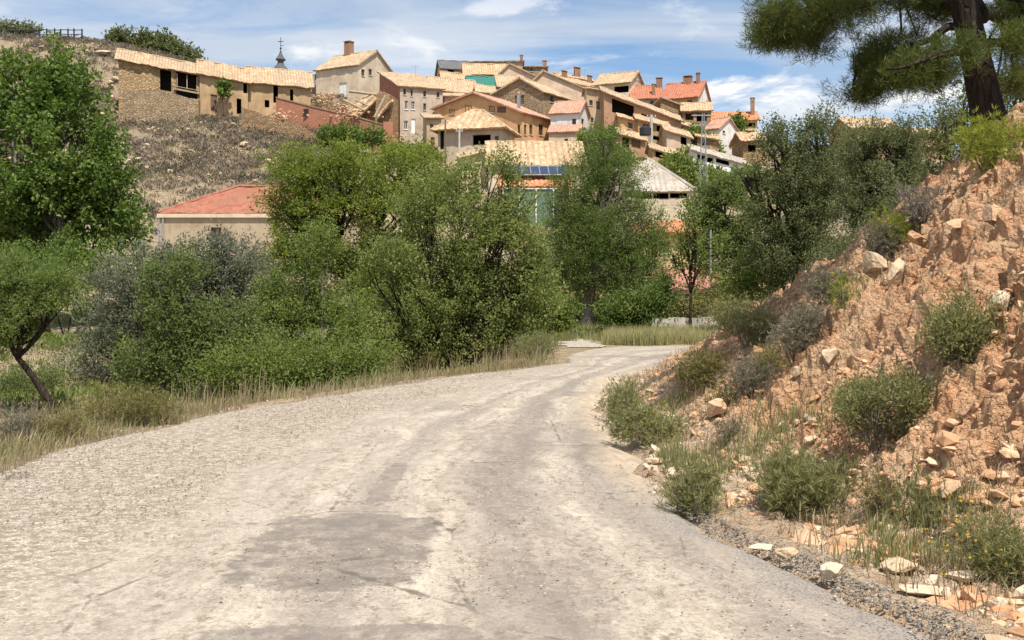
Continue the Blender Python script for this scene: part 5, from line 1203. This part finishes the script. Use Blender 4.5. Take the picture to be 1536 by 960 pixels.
blades('edge_grass', 'short dry grass and weeds along the near gravel edge', scatter(16000, -9, -3.4, 5.5, 13.5, lv(-.35, 3.0), 20, .34, 1.8), .20, .0045, 'straw', .7, 20)
blades('edge_weeds', 'grey green weeds along the near gravel edge', scatter(12000, -9, -3.4, 5.5, 13.5, lv(-.1, 3.5), 23, .42, 1.2), .22, .005, 'grass', .7, 23)
blades('bank_grass', 'dry grass tufts growing on the clay bank', scatter(26000, 1, 7, 4.5, 21, lambda x, y: (x - edge_r(y) > .6), 19, .60, 1.5), .19, .0042, 'straw', .8, 19)
blades('crest_grass', 'dry grass on top of the bank under the trees', scatter(16000, 3.4, 12, 5, 23, lambda x, y: (x > crest(y)[0] + .15), 9, .35), .22, .006, 'straw', .7, 9)
blades('terrace_grass', 'dry yellow grass on the terrace below the almond tree', scatter(18000, -24, -4, 14, 34, lv(4.5, 20), 10, .3), .3, .011, 'straw', .6, 10)
def leafy_stuff(name, label, pts, size, per, leaf, mat, aspect, seed, up=.5, needle=True, cs=.5):
    rng = np.random.default_rng(seed); n = len(pts); sz = size * rng.uniform(.5, 1.4, n)
    C = np.repeat(pts, per, 0); S = np.repeat(sz, per)[:, None]; m = n * per
    d = rdir(m, rng); d[:, 2] = np.abs(d[:, 2]); r = rng.uniform(.2, 1, m)[:, None] ** .5
    pos = C + d * r * S * np.array([1, 1, .75]); ax = d * .8 + rdir(m, rng) * .6 + np.array([0, 0, up]); ax /= np.linalg.norm(ax, axis=1, keepdims=True)
    sd = np.cross(ax, rdir(m, rng)); sd /= np.linalg.norm(sd, axis=1, keepdims=True) + 1e-9
    L = leaf * rng.uniform(.6, 1.4, m); V, Fc = leaf_quads(pos, ax, sd, L, L * aspect)
    t = .65 * np.repeat(rng.uniform(0, 1, n), per) + .35 * rng.uniform(0, 1, m)
    return tag(npmesh(name, V, Fc, LM[mat], fattrs={'tint': t}), label, 'scrub', kind='stuff')
def hill_pts(n, seed, th, px0=-80, px1=520, y0=78, y1=178, cf=.16):
    rng = np.random.default_rng(seed); y = rng.uniform(y0, y1, n); px = rng.uniform(px0, px1, n); x = (px - CX) / F * y
    k = vn(xyz(x * cf, y * cf), seed) > th
    for h in HOUSES:
        A, W, zb, Ht, c, s = hgeo(h); dx, dy = x - A[0], y - A[1]; u, v = dx * c + dy * s, -dx * s + dy * c
        k &= ~((u > -.7) & (u < W + .7) & (v > -.5) & (v < h['D'] + .5))
    k &= (y > 108) | (rng.uniform(size=n) < .38)
    x, y = x[k], y[k]; return np.stack([x, y, ground_z(x, y)], 1)
leafy_stuff('hill_shrubs', 'larger dark brown shrubs among the hill scrub', hill_pts(900, 28, .48, cf=.25), 1.05, 34, .34, 'darkscrub', .4, 9)
leafy_stuff('hill_scrub', 'grey brown thyme and heather scrub covering the hill', hill_pts(8500, 21, .28, cf=.3), .62, 20, .34, 'scrub', .38, 1)
leafy_stuff('hill_grass', 'pale dry grass tussocks on the hill', hill_pts(2600, 22, .42), .5, 18, .45, 'straw', .14, 2, 1.0)
leafy_stuff('hill_green', 'scattered green bushes on the hill', hill_pts(170, 23, .5), .8, 50, .32, 'oak', .5, 3)
leafy_stuff('village_scrub', 'scrub between the village houses', hill_pts(900, 24, .4, 480, 1300, 95, 170), .6, 26, .34, 'mixed', .45, 4)
leafy_stuff('understory', 'low mixed undergrowth filling the ground below the trees', scatter(4200, -26, 1, 19, 60, lambda x, y: (edge_l(y) - x > 2.2) & (y < 60), 31, .42, .4), .34, 26, .11, 'mixed', .5, 5, needle=False)
leafy_stuff('understory_bank', 'low shaded bushes behind the bend and bank', scatter(1500, 3, 26, 24, 60, lambda x, y: (y > 34) | (x > 11) , 32, .42, .4), .36, 28, .12, 'mixed', .5, 6)
leafy_stuff('bank_herbs', 'small dry herbs dotted over the clay bank', scatter(2600, 1, 8, 5, 21, lambda x, y: (x - edge_r(y) > .7), 33, .62, .9), .07, 18, .05, 'greybush', .14, 7)
# flowers on the roadside shrub
def flowers(px, py, Y, n, r, label):
    rng = np.random.default_rng(int(px)); c = P(px, py, Y); pts = c + rng.normal(size=(n, 3)) * r
    leafy_stuff('yellow_flowers', label, pts, .006, 5, .012, 'yellow', .8, 8)
flowers(960, 636, 10.2, 26, .07, 'yellow flower heads on the roadside shrub'); flowers(1450, 800, 5.4, 24, .10, 'small yellow flowers on the corner shrub')
def stones_mesh(pts, size, seed, sub=0, flat=.7):
    """angular stones from jittered icosahedra, merged"""
    rng = np.random.default_rng(seed); p = (1 + 5 ** .5) / 2
    iv = np.array([(-1, p, 0), (1, p, 0), (-1, -p, 0), (1, -p, 0), (0, -1, p), (0, 1, p), (0, -1, -p), (0, 1, -p), (p, 0, -1), (p, 0, 1), (-p, 0, -1), (-p, 0, 1)]) / 1.9
    jf = np.array([(0, 11, 5), (0, 5, 1), (0, 1, 7), (0, 7, 10), (0, 10, 11), (1, 5, 9), (5, 11, 4), (11, 10, 2), (10, 7, 6), (7, 1, 8), (3, 9, 4), (3, 4, 2), (3, 2, 6), (3, 6, 8), (3, 8, 9), (4, 9, 5), (2, 4, 11), (6, 2, 10), (8, 6, 7), (9, 8, 1)])
    n = len(pts); J = iv[None] * rng.uniform(.62, 1.3, (n, 12, 1)); J = J * rng.uniform(.6, 1.35, (n, 1, 3)) * np.array([1, 1, flat])
    a = rng.uniform(0, 6.28, n); c, s = np.cos(a)[:, None], np.sin(a)[:, None]
    x, y = J[..., 0] * c - J[..., 1] * s, J[..., 0] * s + J[..., 1] * c
    tl = rng.normal(size=(n, 1)) * .3; z = J[..., 2] + tl * x
    J = np.stack([x, y, z], -1) * size[:, None, None] * .5
    V = (J + pts[:, None]).reshape(-1, 3); Fc = (jf[None] + (np.arange(n) * 12)[:, None, None]).reshape(-1, 3)
    return V, Fc, np.repeat(rng.uniform(0, 1, n), 20)
def stonemat(name, a, b, c):
    t = NT(name); n = t.noise(9, 5, .65); col = t.ramp(t.attr('tint'), [(0, a), (.5, b), (1, c)])
    col = t.mix(t.ramp(n, [(.4, 0.0), (.7, .6)]), col, sc3(a, .8)); t.bump(n, .7, .03); return t.col(col)
M['rubble'] = stonemat('clay_stones', (.47, .25, .135), (.58, .36, .21), (.66, .48, .32))
M['pale'] = stonemat('pale_limestone', (.46, .33, .205), (.56, .43, .29), (.63, .54, .42))
M['chip'] = stonemat('road_chippings', (.20, .16, .12), (.38, .32, .25), (.58, .52, .44))
M['darkchip'] = stonemat('dark_chippings', (.13, .12, .105), (.22, .20, .175), (.36, .32, .27))
def stones(name, label, pts, smin, smax, mat, seed, pw=2.5, flat=.7, bury=.08):
    rng = np.random.default_rng(seed); size = smin + (smax - smin) * rng.uniform(0, 1, len(pts)) ** pw
    pts = pts + np.array([0, 0, .018]) + np.array([0, 0, 1]) * (size * bury)[:, None]
    V, Fc, t = stones_mesh(pts, size, seed, 0, flat)
    return tag(npmesh(name, V, Fc, M[mat], fattrs={'tint': t}), label, 'stones', kind='stuff')
stones('bank_rubble', 'orange and buff rubble lying all over the bank', scatter(34000, 1, 8, 3.6, 21, lambda x, y: (x - edge_r(y) > .55) & (x < crest(y)[0] + .7), 41, .3, .8), .012, .10, 'rubble', 41, 3.4, bury=-.12)
stones('ditch_rubble', 'pale limestone rubble in the ditch along the inner road edge', scatter(9000, .8, 6, 3.2, 22, rv(.06, 1.1), 42, .38, 1.3), .012, .13, 'pale', 42, 3.2, bury=-.06)
stones('ledge_rubble', 'buff and orange broken rock heaped at the foot of the near bank', scatter(5200, 1, 4.5, 3.4, 8.5, rv(.3, 1.5), 52, .36, 1.6), .03, .20, 'rubble', 52, 2.6, flat=.5, bury=-.08)
stones('edge_crumbs', 'pale crumbs of asphalt and gravel along the ragged inner road edge', scatter(14000, .4, 8, 6, 21, rv(-.38, .3), 53, .42, 1.6) + np.array([0, 0, .035]), .008, .04, 'chip', 53, 3.2, bury=-.05)
stones('edge_chippings', 'dark loose chippings along the inner road edge', scatter(24000, .6, 3, 3.2, 8.6, rv(-.42, .22), 43, .36, 1.8), .008, .026, 'darkchip', 43)
def road_pts(n, x0, x1, y0, y1, keep, seed, cl, cf):
    p = scatter(n, x0, x1, y0, y1, keep, seed, cl, cf); d = np.clip(p[:, 0] - edge_l(p[:, 1]), 0, 9); w = edge_r(p[:, 1]) - edge_l(p[:, 1])
    p[:, 2] = .03 * np.sin(np.pi * np.clip(d / w, 0, 1)) - .10 * (1 - sstep(0, .35, d)) + .0; return p
stones('shoulder_gravel', 'white gravel chippings on the outer road shoulder', road_pts(52000, -5.2, 0, 3.4, 20, lambda x, y: (x - edge_l(y) > -.15) & (x - edge_l(y) < 2.9 - .05 * y), 44, .38, 1.1), .006, .018, 'chip', 44, 3, .8)
stones('verge_stones', 'pale stones and crumbs of gravel where the shoulder meets the weeds', scatter(5000, -8, -2, 5.5, 18, lv(-.3, .7), 48, .35, 1.5), .01, .05, 'chip', 48, 3.2, .7)
stones('road_gravel', 'loose chippings scattered on the worn road', road_pts(9000, -3, 2, 3.4, 13, lambda x, y: (x < edge_r(y)) & (x > edge_l(y) + 2), 45, .52, .9), .006, .018, 'chip', 45, 2.5, .55)
hp = hill_pts(800, 26, .42, -60, 440, 84, 150) + np.array([0, 0, .25])
stones('hill_stones', 'small pale stones scattered over the hillside', hp, .25, 1.0, 'pale', 46, 2.5)
hp = np.concatenate([P(x, y, 133 + z) + np.zeros((1, 3)) for x, y, z in [(520, 172, 3), (528, 160, 4), (508, 178, 2), (500, 165, 6), (545, 176, 2), (495, 150, 12), (478, 150, 14), (486, 146, 14), (585, 208, 0), (420, 172, 1), (440, 180, 0)] for _ in range(34)])
hp = hp + np.random.default_rng(3).normal(size=hp.shape) * np.array([1.0, .8, .35])
stones('ruin_rubble', 'heaps of pale rubble around the collapsed house', hp, .15, .55, 'rubble', 47, 1.5)
# ---- boulders one can point at
def boulder(name, label, px, py, w, hgt, Y, mat, seed, group=None, tilt=0.0, dep=.8, sink=.35):
    rng = np.random.default_rng(seed); Y = (hit(px, py + hgt * .3) or Y) if Y < 40 else Y; X = (px - CX) / F * Y; sw, sh = .86 * w / F * Y, .86 * hgt / F * Y
    import bmesh
    bm = bmesh.new(); bmesh.ops.create_icosphere(bm, subdivisions=4, radius=1.0)
    V = np.array([v.co[:] for v in bm.verts]); nrm = V.copy()
    for k in range(20):   # chop flat facets as broken rock has
        d = rdir(1, rng)[0]; lim = rng.uniform(.42, .85); pr = V @ d; V = V - np.outer(np.maximum(pr - lim, 0), d)
    V = V * (1 + .22 * (fbm(nrm * 2.4 + seed, 3, seed)[:, None] - .5) + .10 * (vn(nrm * 6 + seed, 4)[:, None] - .5) + .05 * (vn(nrm * 13 + seed, 4)[:, None] - .5))
    V = V * np.array([sw * .62, sw * .62 * dep, sh * .68])
    V[:, 2] += V[:, 0] * tilt
    Fc = np.array([[v.index for v in f.verts] for f in bm.faces]); bm.free()
    z = P(px, py, Y)[2]
    o = npmesh(name, V, Fc, M[mat], loc=(X, Y, z), fattrs={'tint': np.full(len(Fc), rng.uniform(.3, .9))})
    return tag(o, label, 'rock', group)
BO = boulder
BO('boulder', 'pale square boulder standing on the crest', 1310, 395, 42, 36, 13.4, 'pale', 1, tilt=-.2)
BO('boulder', 'wedge shaped buff boulder right of the square one', 1347, 408, 34, 44, 12.6, 'pale', 2, tilt=.3)
BO('boulder', 'dark reddish overhanging boulder near the top of the bank', 1492, 322, 46, 40, 8.7, 'rubble', 3)
BO('boulder', 'pale block at the foot of the clay face below the dark grey shrub', 1246, 533, 40, 34, 13.2, 'pale', 4, tilt=.15)
BO('boulder', 'brown slab sticking out of the lower bank', 1425, 738, 52, 34, 6.5, 'rubble', 5, tilt=.4)
BO('boulder', 'round white boulder at the road edge below the bank', 1246, 855, 46, 30, 5.85, 'pale', 6)
BO('boulder', 'flat cream slab beside the round white boulder', 1345, 852, 80, 26, 5.75, 'pale', 7, dep=.7)
BO('boulder', 'long pale ledge at the bottom of the bank', 1390, 886, 100, 18, 5.35, 'pale', 8, dep=.5)
BO('boulder', 'white flat rock below the corner shrub', 1448, 868, 62, 20, 5.5, 'pale', 9, dep=.6)
BO('boulder', 'small pale block left of the round boulder', 1180, 832, 36, 20, 6.15, 'pale', 10)
BO('boulder', 'low pale rock half buried at the asphalt edge', 1140, 820, 50, 14, 6.3, 'pale', 11, dep=.6)
BO('boulder', 'pale kerb like rock before the grassy shrub', 990, 692, 48, 12, 9.5, 'pale', 12, dep=.5)
BO('boulder', 'small white stone between two shrubs at the road edge', 1068, 700, 26, 16, 8.8, 'pale', 13)
BO('boulder', 'tilted orange block among the crest rubble', 1380, 360, 36, 26, 11.2, 'rubble', 14, tilt=-.3)
BO('boulder', 'cream stone in the corner of the ditch', 1500, 905, 44, 24, 5.0, 'pale', 15)
BO('boulder', 'ochre lump on the low spur of the bank', 1075, 610, 40, 34, 13.5, 'rubble', 16, tilt=.2)
BO('boulder', 'pale stone on the spur right of the purplish shrub', 1195, 560, 20, 18, 14.0, 'pale', 17)
BO('boulder', 'flat orange slab high on the bank', 1440, 335, 44, 22, 9.5, 'rubble', 18, tilt=.3)
BO('boulder', 'buff block in the middle of the clay face', 1500, 450, 40, 30, 8.3, 'pale', 19, tilt=.2)
BO('boulder', 'small pale rock under the wide grey green shrub', 1215, 660, 24, 14, 9.6, 'pale', 20)
rng_ = np.random.default_rng(77)
for k, (px, py, w, hgt) in enumerate([(100, 72, 14, 5), (112, 70, 12, 5), (130, 76, 9, 5), (155, 79, 28, 8), (182, 83, 22, 6), (200, 84, 14, 5), (165, 145, 10, 8), (236, 198, 14, 8), (215, 181, 12, 5), (202, 218, 8, 5), (262, 205, 16, 4), (252, 215, 14, 4), (62, 70, 10, 5), (140, 66, 10, 4)]):
    Y = {0: 158, 1: 158}.get(k, 156 if py < 100 else 131)
    BO('hill_boulder', 'pale boulder lying in the scrub of the hill by the stone barns', px, py, w, hgt, Y, 'pale', 30 + k, 'pale boulders on the hill')

# ------------------------------------------------------------------ light, sky, camera
S = Vector((.22, -.56, 1.18)).normalized()
EL, AZ = math.asin(S.z), math.atan2(S.x, S.y)
sun = bpy.data.lights.new('Sun', 'SUN'); sun.energy = 4.8; sun.angle = math.radians(.53); sun.color = (1, .94, .85)
so = bpy.data.objects.new('Sun', sun); COL.objects.link(so); so.rotation_euler = (-S).to_track_quat('-Z', 'Y').to_euler(); so.location = (20, -20, 60)
W_ = bpy.data.worlds.new('World'); SC.world = W_; W_.use_nodes = True
t = W_.node_tree; N, L = t.nodes, t.links; bg = N['Background']
sky = N.new('ShaderNodeTexSky'); sky.sky_type = 'NISHITA'; sky.sun_disc = False; sky.sun_elevation = EL; sky.sun_rotation = AZ; sky.altitude = 700; sky.air_density = 1.0; sky.dust_density = .6; sky.ozone_density = 1.6
SKY = .105
tc = N.new('ShaderNodeTexCoord')
def wm(op, a, b=None, c=None):
    n = N.new('ShaderNodeMath'); n.operation = op
    for s_, v in zip(n.inputs, (a, b, c)):
        if v is None: continue
        if isinstance(v, (int, float)): s_.default_value = v
        else: L.new(v, s_)
    return n.outputs[0]
sx = N.new('ShaderNodeSeparateXYZ'); L.new(tc.outputs['Generated'], sx.inputs[0])
den = wm('ADD', wm('MAXIMUM', sx.outputs[2], 0.0), .07)
def cvec(sx_, sy_, ox, oy):
    c = N.new('ShaderNodeCombineXYZ')
    L.new(wm('MULTIPLY_ADD', wm('DIVIDE', sx.outputs[0], den), sx_, ox), c.inputs[0]); L.new(wm('MULTIPLY_ADD', wm('DIVIDE', sx.outputs[1], den), sy_, oy), c.inputs[1]); return c.outputs[0]
def wnoise(v, sc, det, ro, dist=0.0):
    n = N.new('ShaderNodeTexNoise'); n.inputs['Scale'].default_value = sc; n.inputs['Detail'].default_value = det; n.inputs['Roughness'].default_value = ro; n.inputs['Distortion'].default_value = dist
    L.new(v, n.inputs['Vector']); return n.outputs['Fac']
def wramp(f, st):
    n = N.new('ShaderNodeValToRGB'); e = n.color_ramp
    while len(e.elements) < len(st): e.elements.new(1)
    for el, (p, c) in zip(e.elements, st): el.position = p; el.color = (c, c, c, 1) if isinstance(c, (int, float)) else (*c, 1)
    L.new(f, n.inputs[0]); return n.outputs[0]
def wmix(f, a, b):
    n = N.new('ShaderNodeMix'); n.data_type = 'RGBA'
    for s_, v in ((n.inputs[0], f), (n.inputs[6], a), (n.inputs[7], b)):
        if isinstance(v, (int, float)): s_.default_value = v
        elif isinstance(v, tuple): s_.default_value = (*v, 1)
        else: L.new(v, s_)
    return n.outputs[2]
# layers: a thin sheet of streaky cloud, broken grey bands, small bright heaps low down
v1 = cvec(1, 1, 3.1, 7.7)
n1 = wnoise(v1, .9, 8, .58, .4); n2 = wnoise(cvec(1, 2.6, 9, 2), .55, 7, .6, .6)
hd = N.new('ShaderNodeCombineXYZ'); L.new(wm('MULTIPLY', sx.outputs[0], 9), hd.inputs[0]); L.new(wm('MULTIPLY', sx.outputs[2], 24), hd.inputs[1]); L.new(wm('MULTIPLY', sx.outputs[1], 3), hd.inputs[2])
n3 = wnoise(hd.outputs[0], 1.0, 8, .6, .3)
def heap(cx, cz, rx, rz, k):      # where in the sky a bank of cloud stands
    a_, b_ = wm('DIVIDE', wm('SUBTRACT', sx.outputs[0], cx), rx), wm('DIVIDE', wm('SUBTRACT', sx.outputs[2], cz), rz)
    return wramp(wm('ADD', wm('MULTIPLY', a_, a_), wm('MULTIPLY', b_, b_)), [(0.0, k), (1.0, 0.0)])
for hp_ in ((.225, .180, .09, .022, .085), (.10, .262, .13, .014, .11), (.27, .215, .05, .016, .07), (.33, .17, .10, .025, .07), (-.02, .262, .03, .012, .12)): n3 = wm('ADD', n3, heap(*hp_))
left = wramp(wm('MULTIPLY_ADD', sx.outputs[0], 1.0, .5), [(.30, .13), (.55, 0.0), (.8, .03)])
m1 = wramp(wm('ADD', n2, left), [(.44, 0.0), (.68, .85)])
base = wmix(1.0, sky.outputs[0], sky.outputs[0])
K = 1 / SKY
gain = N.new('ShaderNodeMix'); gain.data_type = 'RGBA'; gain.blend_type = 'MULTIPLY'; gain.inputs[0].default_value = 1; L.new(sky.outputs[0], gain.inputs[6]); gain.inputs[7].default_value = (.86, .95, 1.0, 1)
c = wmix(m1, gain.outputs[2], wmix(wramp(n1, [(.42, 0.0), (.62, 1.0)]), (.46 * K, .51 * K, .58 * K), (.60 * K, .63 * K, .67 * K)))
low = wramp(sx.outputs[2], [(.07, 0.0), (.12, 1.0), (.20, 1.0), (.235, .5)])
m3 = wm('MULTIPLY', wramp(n3, [(.55, 0.0), (.66, 1.0)]), low)
c = wmix(m3, c, wmix(wramp(n3, [(.58, 0.0), (.72, 1.0)]), (.56 * K, .60 * K, .66 * K), (.82 * K, .81 * K, .79 * K)))
L.new(c, bg.inputs[0]); bg.inputs[1].default_value = SKY
cam = bpy.data.cameras.new('Camera'); co = bpy.data.objects.new('Camera', cam); COL.objects.link(co); SC.camera = co
co.location = (0, 0, CZ); co.rotation_euler = (math.pi / 2, 0, 0); cam.sensor_width = 36; cam.lens = 36; cam.shift_y = -50 / 1536; cam.clip_end = 4000; cam.clip_start = .1
SC.render.resolution_x, SC.render.resolution_y = 1024, 640
vs = SC.view_settings; vs.view_transform = 'Standard'; vs.look = 'None'; vs.gamma = 1; vs.exposure = .5; vs.use_curve_mapping = False
SC.cycles.max_bounces = 6; SC.cycles.diffuse_bounces = 3; SC.cycles.transmission_bounces = 3; SC.cycles.use_denoising = True
